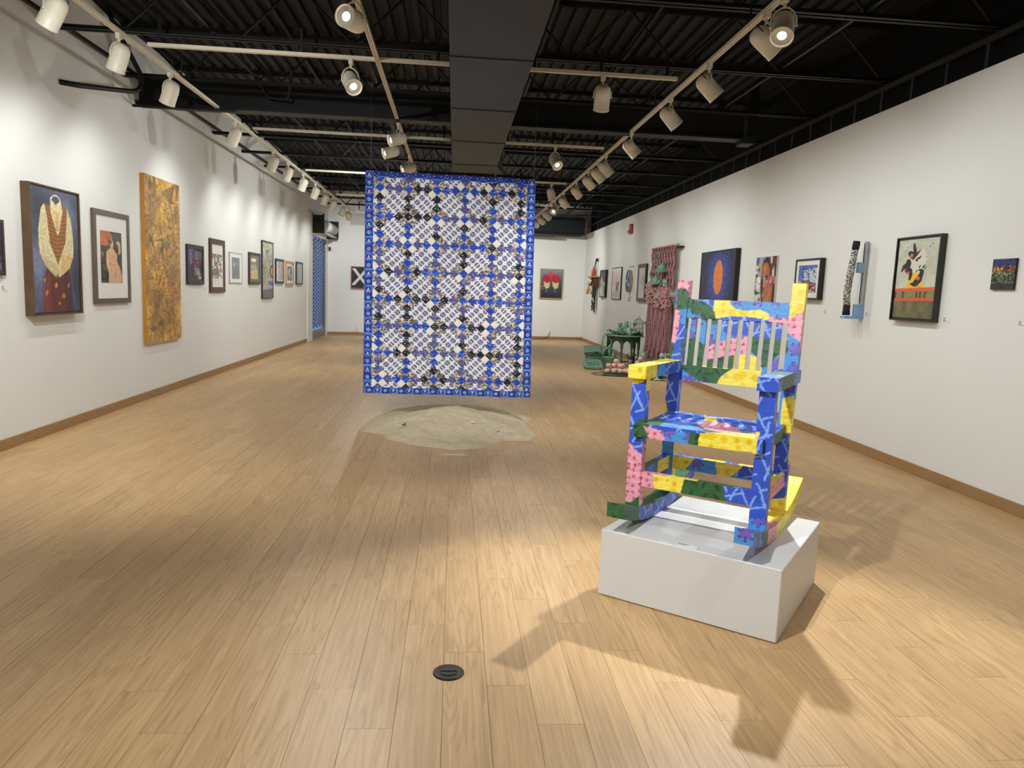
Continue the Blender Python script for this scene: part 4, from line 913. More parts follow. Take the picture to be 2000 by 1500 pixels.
# ---- pictures
def pic_shirt():
    p = Pic(110, 200, (92, 98, 122)); p.tex(.35, 4, 3, 1)
    p.ell(.15, .15, .5, .25, (48, 48, 58), .8, .8); p.ell(.62, .22, .35, .2, (140, 148, 172), .6, .9); p.ell(.95, .75, .25, .5, (38, 40, 52), .8, .8); p.ell(.08, .62, .25, .18, (132, 140, 172), .6, .9)
    p.poly([(.22, .64), (.10, .95), (.04, 1), (.25, 1), (.32, .75)], (64, 78, 132), .7); p.poly([(.80, .66), (.90, .9), (.95, 1), (.75, 1)], (60, 72, 120), .7)
    p.poly([(.27, .62), (.76, .62), (.84, 1), (.15, 1)], (96, 42, 36)); p.poly([(.15, 1), (.24, .72), (.34, .66), (.36, 1)], (128, 56, 40), .8); p.poly([(.62, .66), (.78, .68), (.84, 1), (.66, 1)], (70, 34, 36), .8)
    for x, y, rx, ry in ((.46, .78, .035, .028), (.62, .87, .04, .026), (.26, .84, .03, .03), (.22, .74, .02, .02), (.52, .93, .03, .015), (.74, .78, .02, .03)): p.ell(x, y, rx, ry, (204, 148, 58), .85, .3, .4)
    for x, y in ((.52, .82), (.38, .88), (.70, .94), (.56, .76)): p.ell(x, y, .045, .03, (74, 56, 74), .7, .5)
    p.poly([(.27, .12), (.40, .13), (.62, .10), (.76, .13), (.73, .42), (.55, .62), (.46, .62), (.34, .45)], (150, 96, 48))
    for i in range(14): y = .16 + .032 * i; p.line([(.28, y), (.5, y + .03), (.76, y + .005)], .012, (96, 50, 28), .6); p.line([(.30, y + .016), (.5, y + .046), (.74, y + .02)], .006, (206, 152, 84), .6)
    p.poly([(.40, .06), (.62, .065), (.66, .16), (.56, .35), (.52, .36), (.40, .18)], (226, 206, 150)); 
    for i in range(7): p.line([(.44 + .025 * i, .12), (.50 + .008 * i, .33)], .006, (184, 140, 96), .6)
    p.line([(.52, .12), (.54, .34)], .012, (190, 96, 72), .5)
    p.poly([(.27, .115), (.20, .16), (.13, .34), (.14, .52), (.25, .62), (.46, .71), (.54, .66), (.48, .56), (.36, .44), (.32, .22)], (222, 208, 160))
    p.poly([(.76, .125), (.84, .22), (.88, .38), (.87, .53), (.78, .63), (.54, .715), (.48, .66), (.60, .52), (.70, .42), (.74, .25)], (218, 202, 156))
    for q in (.19, .24, .29): p.line([(q, .2), (q - .02, .4), (q + .06, .56)], .008, (176, 162, 116), .6)
    for q in (.78, .82): p.line([(q, .22), (q + .03, .4), (q - .05, .58)], .008, (172, 156, 112), .6)
    p.poly([(.16, .53), (.48, .60), (.54, .68), (.48, .72), (.25, .63)], (178, 162, 110), .5); p.poly([(.62, .52), (.86, .54), (.78, .63), (.55, .70)], (212, 160, 84), .5)
    p.ell(.515, .075, .10, .042, (240, 232, 206)); p.ell(.515, .078, .085, .036, (74, 82, 100)); p.poly([(.43, .08), (.515, .115), (.60, .08), (.64, .15), (.53, .18), (.40, .14)], (230, 214, 166))
    return p.tex(.16, 40, 30, 6)
def pic_figure():
    p = Pic(60, 120, (54, 52, 46)); p.tex(.5, 6, 6, 2)
    for x, y, r in ((.1, .55, .14), (.2, .72, .16), (.08, .85, .15), (.75, .1, .2)): p.ell(x, y, r, r * .5, (88, 84, 72), .6, .4)
    p.ell(.05, .45, .12, .06, (176, 128, 100), .8)
    p.ell(.18, .13, .38, .155, (196, 112, 52)); p.tex(.15, 60, 10, 3)
    for i in range(14): p.line([(.05 + .03 * i, .0), (.48, .24)], .012, (156, 78, 34), .5)
    S = (226, 182, 142)
    p.poly([(.46, .15), (.58, .17), (.62, .24), (.56, .30), (.45, .29)], S); p.poly([(.48, .28), (.58, .28), (.60, .36), (.42, .36)], S)
    p.poly([(.40, .33), (.62, .34), (.78, .44), (.76, .56), (.88, .68), (.97, .84), (.98, 1), (.34, 1), (.36, .86), (.44, .70), (.34, .60), (.26, .50), (.27, .40)], S)
    p.poly([(.72, .2), (.84, .16), (.95, .22), (.93, .42), (.82, .44), (.84, .28)], (214, 168, 128)); p.poly([(.27, .42), (.36, .45), (.40, .62), (.52, .78), (.48, .88), (.38, .84), (.26, .62)], (234, 194, 156))
    for L_ in ([(.45, .47), (.62, .50), (.72, .48)], [(.42, .6), (.55, .66), (.78, .62)], [(.68, .72), (.66, 1)], [(.40, .62), (.52, .79)], [(.5, .24), (.58, .25)]): p.line(L_, .014, (138, 92, 62), .7)
    p.ell(.45, .2, .12, .05, (66, 40, 26), .9, .5); return p.tex(.10, 12, 12, 4)
def pic_gold():
    p = Pic(120, 300, (196, 152, 82)); p.tex(.32, 4, 4, 11)
    for x, y, rx, ry, c in ((.5, .24, .30, .07, (226, 186, 62)), (.55, .36, .28, .06, (232, 200, 84)), (.6, .40, .22, .03, (150, 146, 104)), (.5, .04, .3, .05, (216, 176, 54)), (.3, .6, .2, .1, (206, 158, 58)), (.6, .62, .28, .08, (204, 132, 52)),
                            (.35, .72, .3, .06, (150, 108, 66)), (.75, .7, .2, .08, (188, 110, 50)), (.55, .8, .3, .08, (160, 112, 58)), (.25, .88, .2, .1, (180, 136, 66)), (.7, .92, .3, .06, (196, 150, 60)), (.12, .42, .10, .06, (158, 140, 84)), (.8, .2, .2, .06, (172, 140, 106))):
        p.ell(x, y, rx, ry, c, .75, .9)
    p.tex(.22, 14, 14, 12); p.ell(.75, .5, .25, .3, (150, 116, 96), .5, .9); p.ell(.2, .2, .25, .2, (168, 128, 92), .5, .9); p.cracks(230, (110, 78, 46), .0065, 3, .6); p.cracks(70, (88, 66, 58), .007, 9, .55); p.cracks(30, (78, 56, 42), .006, 19, .5)
    for x, y, r in ((.55, .17, .06), (.6, .40, .08), (.18, .38, .06), (.55, .56, .07), (.3, .86, .10), (.62, .86, .06), (.35, .7, .05)):
        p.line([(x - r, y), (x, y - r * .3), (x + r, y), (x, y + r * .3), (x - r, y)], .010, (72, 66, 46), .6); p.line([(x, y - r * .5), (x, y + r * .5)], .010, (70, 58, 40), .6)
    return p
def pic_dark():
    p = Pic(50, 80, (70, 60, 74)); p.tex(.6, 7, 5, 5)
    p.poly([(.05, .02), (.35, 0), (.38, .45), (.10, .50)], (126, 118, 166), .8); p.poly([(.30, .05), (.42, .05), (.45, .9), (.30, .9)], (74, 44, 82), .7); p.poly([(.45, .05), (.72, .1), (.68, .35), (.45, .35)], (160, 120, 150), .7)
    p.poly([(.40, .42), (.78, .40), (.74, .54), (.42, .54)], (196, 78, 62), .8); p.poly([(.42, .55), (.75, .6), (.9, .8), (.6, .85), (.45, .7)], (176, 168, 164), .7); p.poly([(.72, .1), (.98, .1), (.95, .4), (.75, .3)], (120, 110, 70), .6)
    p.ell(.5, .9, .2, .08, (58, 58, 66)); p.ell(.8, .9, .12, .06, (176, 166, 150)); p.ell(.45, .78, .1, .08, (150, 120, 60), .8, .5); p.line([(.42, .47), (.75, .47)], .05, (60, 40, 50)); return p.tex(.5, 22, 16, 6)
def pic_inkcity():
    p = Pic(44, 100, (228, 222, 208)); m = inpoly(p.X, p.Y, [(.06, .22), (.94, .22), (.94, .80), (.06, .80)])
    n = fbm(p.X * 8, p.Y * 28, 3); p.mix(((n > .50) & m).astype(float), (58, 44, 38), .95); p.mix(((fbm(p.X * 9, p.Y * 20, 8) > .62) & m).astype(float), (170, 92, 62), .9)
    p.poly([(.25, .23), (.36, .23), (.36, .5), (.25, .5)], (84, 52, 36), .9); p.poly([(.52, .22), (.70, .22), (.72, .42), (.5, .45)], (62, 56, 52), .7); p.poly([(.06, .60), (.6, .52), (.62, .70), (.06, .74)], (66, 52, 46), .8)
    p.line([(.15, .86), (.5, .84), (.75, .96)], .04, (200, 196, 186), .8); return p
def pic_greyphoto():
    p = Pic(40, 70, (104, 104, 106)); p.tex(.2, 6, 8, 3); p.ell(.30, .34, .16, .14, (176, 176, 178), .9, .6); p.ell(.62, .30, .10, .12, (150, 150, 152), .8, .6); p.ell(.5, .7, .4, .3, (78, 78, 80), .6, .7); return p.tex(.2, 30, 30, 4)
def pic_sunflower():
    p = Pic(50, 80, (120, 116, 78)); p.tex(.3, 8, 6, 2); p.ell(.42, .12, .42, .13, (244, 234, 186), 1, .4); p.poly([(0, .2), (1, .15), (1, .36), (0, .36)], (84, 98, 56), .8); p.poly([(0, .34), (.8, .3), (.9, .5), (0, .52)], (184, 160, 130), .8)
    p.poly([(.0, .6), (1, .5), (1, 1), (0, 1)], (206, 164, 48), .9); p.tex(.3, 14, 12, 7); p.speck(p.Y > .55, [(240, 204, 60), (120, 120, 50), (224, 180, 50)], .30, 3); p.poly([(.75, .05), (1, .05), (1, .6), (.8, .45)], (58, 60, 40), .7); return p
def pic_tallfigure():
    p = Pic(60, 150, (176, 178, 176)); p.tex(.2, 6, 6, 2); p.poly([(0, .0), (1, 0), (1, .2), (0, .22)], (196, 194, 172)); p.ell(.45, .17, .18, .06, (122, 140, 84), .9, .5); p.ell(.45, .27, .13, .05, (206, 162, 124), .9, .4)
    p.poly([(.20, .34), (.5, .31), (.72, .44), (.66, .62), (.52, .86), (.34, .86), (.36, .62), (.10, .60)], (172, 164, 140), .9); p.poly([(.34, .34), (.55, .34), (.66, .44), (.46, .50)], (206, 170, 140)); p.poly([(.36, .62), (.54, .64), (.50, .88), (.36, .88)], (210, 168, 140), .9)
    p.ell(.92, .52, .2, .12, (60, 56, 56)); p.ell(.97, .52, .15, .09, (222, 164, 92)); p.poly([(.55, .70), (1, .70), (1, .80), (.6, .76)], (96, 116, 168)); p.poly([(0, .86), (1, .84), (1, 1), (0, 1)], (110, 112, 120)); p.poly([(.0, .40), (.3, .42), (.34, .7), (0, .8)], (150, 158, 128), .7)
    p.cracks(50, (96, 98, 96), .012, 4, .6); return p.tex(.12, 20, 20, 3)
def pic_stripes():
    p = Pic(36, 60, (206, 200, 188)); p.poly([(.42, 0), (.58, 0), (.6, 1), (.45, 1)], (140, 60, 48)); p.poly([(.55, 0), (.74, 0), (.74, 1), (.58, 1)], (232, 196, 178)); p.poly([(.74, 0), (1, 0), (1, 1), (.72, 1)], (150, 76, 62)); p.poly([(.2, 0), (.3, 0), (.3, 1), (.16, 1)], (176, 172, 158)); return p.tex(.3, 8, 14, 5)
def pic_hand():
    p = Pic(36, 60, (26, 28, 26)); p.poly([(.15, .35), (.45, .15), (.7, .05), (.85, .2), (.7, .45), (.9, .62), (.75, .95), (.5, .7), (.25, .55)], (172, 184, 168)); p.line([(.3, .4), (.6, .55), (.7, .85)], .05, (92, 104, 92)); p.line([(.5, .2), (.65, .4)], .05, (100, 112, 100)); return p.tex(.25, 9, 9, 3)
def pic_silver():
    p = Pic(40, 60, (176, 178, 180)); p.tex(.12, 6, 8, 2); p.line([(.12, 0), (.28, .3), (.22, .6), (.3, 1)], .05, (40, 40, 42)); p.line([(.05, .1), (.18, .45), (.12, .8)], .03, (70, 70, 72)); p.line([(.4, .85), (.45, 1)], .04, (60, 60, 60)); p.line([(.6, 0), (.7, .5), (.66, 1)], .03, (206, 206, 208)); return p
def pic_X():
    p = Pic(60, 74, (34, 33, 33)); p.tex(.2, 10, 10, 2)
    for a, c in (((.14, .08), (.88, .86)), ((.90, .10), (.12, .88))):
        for k in range(-3, 4): p.line([(a[0] + k * .025, a[1]), ((a[0] + c[0]) / 2 + k * .022, (a[1] + c[1]) / 2), (c[0] + k * .025, c[1] - abs(k) * .01)], .05, (232 - 12 * (k % 3), 230 - 12 * (k % 3), 226 - 10 * (k % 3)))
    p.line([(.86, .84), (.84, 1)], .03, (176, 90, 60)); p.line([(.74, .9), (.74, 1)], .02, (200, 200, 198)); return p.tex(.12, 14, 30, 3)
def pic_cake():
    p = Pic(80, 104, (70, 78, 96)); p.mix(np.clip(1 - p.Y * 2.2, 0, 1), (142, 160, 180), .9); p.mix(np.clip((p.Y - .55) * 2.5, 0, 1), (30, 32, 46), .9)
    for cx in (.27, .68):
        p.poly([(cx - .15, .40), (cx + .17, .40), (cx + .14, .62), (cx + .02, .66), (cx - .12, .58)], (222, 190, 140)); p.poly([(cx - .14, .44), (cx + .16, .44), (cx + .15, .47), (cx - .13, .47)], (170, 120, 70), .7)
        p.poly([(cx - .18, .24), (cx - .05, .15), (cx + .12, .16), (cx + .20, .26), (cx + .18, .42), (cx, .46), (cx - .17, .40)], (176, 34, 50)); p.ell(cx, .74, .07, .10, (176, 138, 92), .6, .8); p.ell(cx, .64, .10, .05, (236, 214, 176), .7, .6)
    for x, y in ((.38, .12), (.46, .10), (.52, .16), (.36, .18), (.6, .14), (.45, .2), (.3, .2), (.68, .18)): p.ell(x, y, .055, .042, (206, 52, 70)); p.ell(x - .015, y - .012, .02, .014, (240, 130, 140), .8)
    p.ell(.08, .6, .03, .02, (220, 200, 160)); p.ell(.10, .68, .02, .014, (210, 190, 150)); return p.tex(.10, 24, 24, 3)
def pic_mountain():
    p = Pic(40, 60, (66, 66, 68)); p.speck(p.Y < .45, [(110, 110, 112)], .3, 2); p.poly([(0, .45), (.3, .18), (.55, .4), (.8, .42), (1, .6), (1, 1), (0, 1)], (196, 196, 178)); p.poly([(.05, .55), (.35, .28), (.42, .55), (.25, .7)], (120, 126, 108), .8); p.poly([(.55, .55), (.9, .62), (1, 1), (.7, .9)], (96, 98, 100), .7); p.line([(.45, .6), (.85, 1)], .05, (226, 226, 214)); return p.tex(.2, 14, 14, 3)
def pic_heads():
    p = Pic(50, 80, (222, 220, 212)); p.mix(np.clip(p.Y - .3, 0, 1), (190, 192, 190), .5); p.poly([(.42, .46), (.72, .44), (.78, .60), (.66, .80), (.46, .78), (.38, .60)], (206, 176, 156)); n = fbm(p.X * 16, p.Y * 22, 2); m = inpoly(p.X, p.Y, [(.40, .45), (.76, .43), (.80, .62), (.68, .82), (.42, .80)])
    p.mix(((n > .53) & m).astype(float), (70, 50, 44)); p.mix(((n < .36) & m).astype(float), (186, 96, 86)); p.line([(.05, .90), (.95, .90)], .02, (170, 172, 172)); return p
def pic_ornament():
    p = Pic(40, 90, (206, 202, 206)); p.tex(.08, 5, 9, 3); p.poly([(.0, 0), (1, 0), (1, .25), (0, .3)], (216, 208, 190), .8); n = fbm(p.X * 9, p.Y * 26, 5); p.mix(((n > .5) & (p.X > .52 - .1 * np.sin(p.Y * 7)) & (p.Y > .3) & (p.Y < .78)).astype(float), (186, 150, 120)); p.mix(((n > .62) & (p.X > .5) & (p.Y > .3) & (p.Y < .8)).astype(float), (76, 62, 56))
    for i in range(5): p.ell(.55 + .1 * math.sin(i * 2), .1 + .1 * i, .12, .04, (190, 184, 176), .6, .5)
    return p
def pic_egg():
    p = Pic(170, 130, (40, 40, 60)); d = np.hypot((p.X - .54) / .42, (p.Y - .44) / .62); r = np.random.default_rng(3)
    p.mix(np.clip(1 - p.X * 1.2 + (p.Y - .3) * .4, 0, 1), (52, 44, 54), .6); p.mix(np.clip((p.Y - .55) * 1.6, 0, 1), (56, 42, 44), .8)
    prob = np.clip(1.02 - d, .05, .75); k = r.random(p.X.shape) < prob; ci = r.integers(0, 4, p.X.shape)
    cc = np.array([(52, 88, 196), (70, 106, 220), (96, 118, 190), (40, 62, 150)], float)[ci]; p.img = np.where(k[..., None], cc, p.img)
    e = np.hypot((p.X - .545) / .135, (p.Y - .44) / np.where(p.Y < .44, .30, .27)) < 1; rr = r.random(p.X.shape); p.mix(e.astype(float), (222, 130, 62)); p.img = np.where((e & (rr < .25))[..., None], (186, 92, 40), p.img); p.img = np.where((e & (rr > .85))[..., None], (240, 168, 96), p.img); return p
def pic_face():
    p = Pic(110, 120, (150, 160, 160)); p.poly([(0, 0), (.3, 0), (.3, 1), (0, 1)], (166, 176, 172)); p.poly([(.02, .0), (.15, .0), (.15, .2), (.02, .22)], (96, 92, 160)); p.poly([(.1, .16), (.22, .14), (.2, .24), (.1, .26)], (220, 176, 60)); p.poly([(.02, .68), (.28, .66), (.28, .78), (.02, .76)], (38, 104, 96)); p.poly([(0, .8), (.35, .76), (.35, 1), (0, 1)], (206, 210, 200))
    for i in range(12): p.ell(.05 + .25 * ((i * 37) % 10) / 10, .2 + .75 * ((i * 53) % 12) / 12, .045, .035, (40, 46, 48) if i % 2 else (236, 236, 228), .9)
    p.ell(.2, .52, .11, .11, (240, 240, 234)); p.ell(.18, .66, .10, .06, (240, 240, 234)); p.line([(.1, .5), (.2, .58), (.3, .54)], .012, (30, 30, 30)); p.line([(.12, .66), (.2, .7), (.28, .66)], .012, (30, 30, 30))
    p.poly([(.64, .0), (1, 0), (1, 1), (.8, 1)], (126, 48, 44)); p.poly([(.70, .0), (.78, 0), (.8, .12), (.72, .16)], (224, 214, 206)); p.poly([(.86, .0), (.92, 0), (.9, .2), (.84, .2)], (60, 36, 36)); p.poly([(.9, .2), (1, .15), (1, .4), (.92, .42)], (28, 26, 26)); p.poly([(.82, .3), (.9, .2), (.92, .4), (.84, .44)], (226, 222, 206)); p.poly([(.9, .42), (1, .4), (1, .56), (.9, .55)], (150, 150, 60)); p.poly([(.86, .62), (1, .6), (1, 1), (.9, 1)], (36, 34, 34))
    p.poly([(.30, .22), (.38, .06), (.50, .0), (.62, .02), (.72, .14), (.76, .36), (.70, .48), (.55, .3), (.34, .3)], (38, 34, 34))
    B = (172, 98, 52); p.poly([(.30, .24), (.40, .12), (.58, .12), (.70, .26), (.72, .50), (.68, .66), (.58, .86), (.46, .96), (.38, .92), (.33, .74), (.29, .5)], B)
    p.poly([(.29, .46), (.38, .44), (.42, .62), (.44, .94), (.38, .92), (.33, .74)], (74, 46, 62)); p.poly([(.40, .18), (.52, .16), (.56, .30), (.48, .40), (.42, .36)], (206, 136, 88), .8); p.poly([(.44, .40), (.50, .42), (.50, .62), (.46, .64)], (198, 176, 180)); p.poly([(.56, .5), (.66, .54), (.58, .78), (.5, .72)], (196, 118, 66), .8)
    p.poly([(.50, .42), (.62, .38), (.68, .44), (.62, .42), (.52, .45)], (40, 28, 28)); p.ell(.60, .49, .055, .04, (232, 226, 220)); p.ell(.605, .49, .026, .034, (44, 30, 28)); p.line([(.53, .49), (.6, .45), (.67, .49)], .012, (24, 18, 18)); p.ell(.34, .52, .03, .04, (30, 22, 34))
    p.line([(.44, .64), (.48, .67), (.53, .65)], .018, (84, 44, 34)); p.ell(.47, .78, .075, .022, (196, 108, 120)); p.ell(.46, .805, .06, .02, (226, 150, 164)); p.line([(.40, .79), (.54, .785)], .008, (90, 34, 50))
    p.ell(.80, .46, .09, .07, (214, 90, 150)); p.ell(.78, .52, .05, .04, (240, 140, 190)); p.poly([(.60, .94), (.70, .62), (.84, .56), (.90, .66), (.86, 1), (.56, 1)], (182, 106, 54)); p.poly([(.66, .9), (.74, .64), (.78, .66), (.72, 1), (.64, 1)], (214, 140, 84), .8); return p.tex(.08, 24, 24, 3)
def pic_stars():
    p = Pic(80, 110, (40, 60, 130)); n = fbm(p.X * 12, p.Y * 16, 2); n2 = fbm(p.X * 16 + 3, p.Y * 20, 6)
    p.mix(((n > .5) & (p.Y < .6 - .2 * p.X)).astype(float), (74, 120, 214)); m = (p.X > .3) & (p.Y > .2 - .1 * p.X) & (p.Y < .75); p.mix((m & (n2 > .46)).astype(float), (198, 214, 222)); p.mix((m & (n2 < .40)).astype(float), (30, 48, 74)); lo = p.Y > .52 + .1 * (1 - p.X) * 0 + .18 * np.abs(p.X - .25); p.mix(lo.astype(float), (128, 34, 40)); p.mix((lo & (n2 > .55)).astype(float), (206, 180, 176)); p.mix((lo & (n < .40)).astype(float), (60, 24, 32)); return p
def pic_birds():
    p = Pic(130, 200, (196, 196, 178)); p.tex(.10, 6, 8, 2); p.poly([(.30, .30), (.62, .12), (.74, .22), (.70, .42), (.36, .48)], (222, 218, 204), .8)
    p.poly([(.26, .62), (.34, .48), (.48, .41), (.60, .44), (.70, .55), (.72, .625), (.24, .625)], (242, 190, 44)); K = (26, 25, 27); O = (224, 96, 72)
    p.poly([(.24, .16), (.32, .14), (.38, .16), (.36, .06), (.40, .04), (.46, .13), (.46, .17), (.58, .13), (.50, .20), (.40, .26), (.34, .24), (.27, .20)], K); p.ell(.35, .205, .045, .026, O)
    p.poly([(.10, .42), (.14, .33), (.22, .29), (.24, .25), (.32, .25), (.36, .30), (.34, .36), (.40, .38), (.42, .44), (.38, .52), (.32, .51), (.33, .44), (.24, .42), (.20, .38)], K); p.ell(.205, .385, .035, .018, O); p.ell(.30, .425, .032, .022, O)
    p.poly([(.54, .385), (.62, .375), (.70, .39), (.69, .45), (.66, .53), (.56, .59), (.48, .60), (.42, .585), (.36, .565), (.44, .545), (.52, .49), (.58, .44), (.60, .41)], K); p.ell(.565, .495, .045, .026, O); p.line([(.53, .59), (.54, .635)], .012, K); p.line([(.58, .58), (.63, .63)], .012, K)
    for (x, y, r) in ((.50, .25, .06), (.56, .23, .05), (.58, .345, .04), (.68, .345, .05), (.72, .365, .035), (.52, .40, .03), (.78, .10, .025), (.84, .07, .02), (.22, .09, .02), (.20, .13, .02), (.72, .23, .02), (.38, .36, .02)): p.poly([(x - r, y + r * .35), (x, y - r * .3), (x + r, y - r * .5), (x + r * .3, y + r * .1), (x + r * .2, y + r * .5)], K)
    p.poly([(0, .625), (1, .605), (1, .645), (0, .665)], (226, 96, 44)); p.poly([(0, .665), (1, .645), (1, .745), (0, .755)], (128, 134, 84)); p.speck((p.Y > .665) & (p.Y < .745), [(78, 86, 52), (160, 164, 110)], .4, 4)
    for x in (.0, .2, .55, .64, .75): p.poly([(x, .66), (x + .045, .66), (x + .045, .755), (x, .755)], (112, 44, 32))
    p.poly([(0, .755), (1, .735), (1, .775), (0, .785)], (226, 92, 42)); m = p.Y > .785 - .01 * p.X; n = fbm(p.X * 7, p.Y * 9, 9)[..., None]; p.img = np.where(m[..., None], np.array((74, 74, 48)) * (1 - n) + np.array((146, 134, 92)) * n, p.img); return p.tex(.06, 40, 40, 5)
def pic_tulips():
    p = Pic(64, 90, (54, 56, 60)); p.poly([(0, 0), (1, 0), (1, .24), (0, .26)], (46, 70, 150)); r = random.Random(5)
    for i in range(15):
        x = (i + .5) / 15; p.poly([(x - .025, .40), (x + .022, .40), (x + .03, .80), (x - .03, .80)], (r.choice([120, 150, 96]), r.choice([150, 164]), 100)); c = r.choice([(222, 176, 60), (206, 96, 44), (144, 40, 44), (236, 206, 90), (196, 70, 40)]); p.ell(x, .29 + .05 * r.random(), .040, .085, c)
        if i % 4 == 0: p.ell(x, .46, .03, .04, (224, 190, 80))
    p.cracks(150, (24, 24, 30), .020, 7, .9, .6); return p
# ---- hanging them: near edge, far edge (world Y), bottom, top
artwork('painting', 'tall painting of a headless cream shirt, ruched vest and red skirt in a bronze frame', 'L', 6.957, 7.835, 1.154, 2.354, .081, pic_shirt(), 'bronze', .014, None, .012, floatgap=.016)
artwork('framed_print', 'taupe-framed matted print of a standing figure with an orange fan', 'L', 8.212, 9.07, 1.240, 2.256, .035, pic_figure(), 'taupe', .055, (.10, .13, .165, .17), .012, True, 'framed print')
artwork('painted_panel', 'very tall narrow gold panel covered with crackled drawing', 'L', 9.475, 10.62, .712, 2.812, .05, pic_gold(), None, edge=mat('gold_panel_edge', (184, 128, 40), .5, var=.12, vscale=5))
artwork('painting', 'small dark multicoloured abstract in a wide black frame right of the gold panel', 'L', 10.965, 11.665, 1.467, 2.047, .03, pic_dark(), 'black', .058, None, .012)
artwork('framed_print', 'tall brown-framed picture with a mirror-like sheet and reddish ink scene', 'L', 11.96, 12.705, 1.345, 2.198, .03, pic_inkcity(), 'brown', .085, None, .015, True, 'framed print')
artwork('framed_photo', 'grey photograph in a wide white mat and thin silver frame', 'L', 12.99, 13.73, 1.503, 2.031, .02, pic_greyphoto(), 'silver', .012, (.12, .13, .07, .06), .006, True, 'framed photo')
lb = 'sunny yellow landscape in a dark brown frame and mat on the left wall'
MOUNTS[lb] = mat('dark_brown_mat', (64, 48, 42), .8)
artwork('framed_print', lb, 'L', 14.16, 14.935, 1.490, 2.090, .035, pic_sunflower(), 'darkbrown', .05, (.06, .10, .05, .05), .012, True, 'framed print')
artwork('painting', 'tall slim grey-green figure painting in a thin dark frame', 'L', 15.09, 15.97, 1.203, 2.370, .035, pic_tallfigure(), 'darkbrown', .022, None, .012)
artwork('framed_print', 'small black-framed picture with white and rust vertical stripes', 'L', 16.22, 16.965, 1.520, 2.055, .03, pic_stripes(), 'black', .055, (.06, .02, .02, .02), .01, True, 'framed print')
artwork('framed_print', 'pale wood frame holding a small dark green study with white mat', 'L', 17.177, 17.98, 1.499, 2.047, .035, pic_hand(), 'wood', .045, (.13, .13, .08, .05), .02, True, 'framed print')
artwork('framed_print', 'small silver-grey picture in a thin black frame nearest the roller shutter', 'L', 18.285, 19.03, 1.512, 2.063, .03, pic_silver(), 'black', .035, None, .012, False, 'framed print')
artwork('painting', 'dark frame edge cut off at the left border of the view', 'L', 6.10, 6.65, 1.513, 1.982, .03, pic_dark(), 'darkbrown', .03, None, .01)
artwork('painting', 'white painted X on black canvas with a red edge on the back wall', 'B', -3.205, -2.665, 1.458, 2.125, .04, pic_X(), 'red', .022, None, .004)
artwork('painting', 'painting of two raspberry cakes on a dark table in a gold frame', 'B', 2.79, 3.60, 1.350, 2.345, .04, pic_cake(), 'gold', .035, None, .012)
artwork('framed_print', 'deep black box frame with a grey mountain picture beside the wall clock sculpture', 'R', 20.66, 21.46, 1.484, 2.270, .073, pic_mountain(), 'black', .03, None, .01)
artwork('framed_print', 'thin black frame with a small face drawing on a large white mat', 'R', 18.84, 19.935, 1.446, 2.298, .036, pic_heads(), 'black', .022, (.05, .05, .04, .05), .01, True, 'framed print')
artwork('framed_print', 'tall black-framed pale ornament picture left of the pink macrame', 'R', 16.32, 17.06, 1.432, 2.296, .05, pic_ornament(), 'black', .085, None, .01)
artwork('painting', 'dotted orange oval on a deep blue ground in a black frame behind the chair', 'R', 10.955, 12.525, 1.33, 2.345, .079, pic_egg(), 'black', .020, None, .006)
artwork('painting', 'close-up portrait of a brown face with collaged colours, unframed', 'R', 9.617, 10.295, 1.50, 2.170, .025, pic_face(), None)
artwork('framed_print', 'black-framed print of blue stars over red stripes behind the yellow chair post', 'R', 8.35, 8.98, 1.593, 2.088, .065, pic_stars(), 'black', .022, (.06, .06, .055, .06), .010, True, 'framed print')
artwork('painting', 'painting of black and red birds over a yellow sun in a black floater frame', 'R', 6.235, 6.887, 1.422, 2.212, .062, pic_birds(), 'gunmetal', .013, None, .014, floatgap=.016)
artwork('painting', 'small square tulip painting with dark outlines at the right edge', 'R', 5.374, 5.618, 1.717, 1.960, .022, pic_tulips(), None, edge=FR['black'])
# ---- blue oval relief
t = thing('wall_relief', 'blue oval relief on a narrow white scroll panel', 'relief', (RX, 17.85, 1.86), -math.pi / 2)
MB().box((-.18, -.012, -.40), (.18, -.002, .40)).build('scroll_panel', M_matboard, t)
MB().tube([(-.21, -.02, .41), (.21, -.02, .41)], .012, 8).build('scroll_rod', FR['silver'], t)
def oval_pic():
    n = 40; A, R_ = np.meshgrid(np.linspace(0, 2 * np.pi, 49), np.linspace(0, 1, 16)); x = .20 * R_ * np.cos(A); z = .27 * R_ * np.sin(A); y = -.10 - .03 * (1 - R_ ** 2)
    co = np.stack([x, y, z + .06], -1).reshape(-1, 3); i = np.arange(16 * 49).reshape(16, 49); f = np.stack([i[:-1, :-1], i[:-1, 1:], i[1:, 1:], i[1:, :-1]], -1).reshape(-1, 4)
    nn = fbm(x * 18 + 5, z * 10 + 5, 4); c = np.where((nn > .60)[..., None], (190, 206, 222), np.where((nn > .45)[..., None], (58, 106, 160), (28, 62, 112))); return fastmesh('oval_face', co, f, c.reshape(-1, 3).astype(float))
put('oval_face', oval_pic(), M_canvas, t)
rimp = [(.20 * math.cos(a), .06 + .27 * math.sin(a)) for a in np.linspace(0, 2 * math.pi, 40, endpoint=False)]
MB().prism(rimp, -.100, -.012, axis=1).build('oval_rim', mat('tan_wood_rim', (168, 150, 128), .6, var=.1), t)
MB().tube([(.07 * math.cos(a), -.016, -.27 + .06 * math.sin(a)) for a in np.linspace(.5, 6.0, 16)], .005, 6).build('red_loop', mat('red_line', (196, 120, 108), .6), t)
MB().box((-.17, -.016, -.36), (.17, -.012, -.345)).build('scroll_line', FR['black'], t); MB().ball((-.08, -.02, -.41), .03, 8, (1.5, .4, .6)).build('scroll_seal', FR['black'], t)
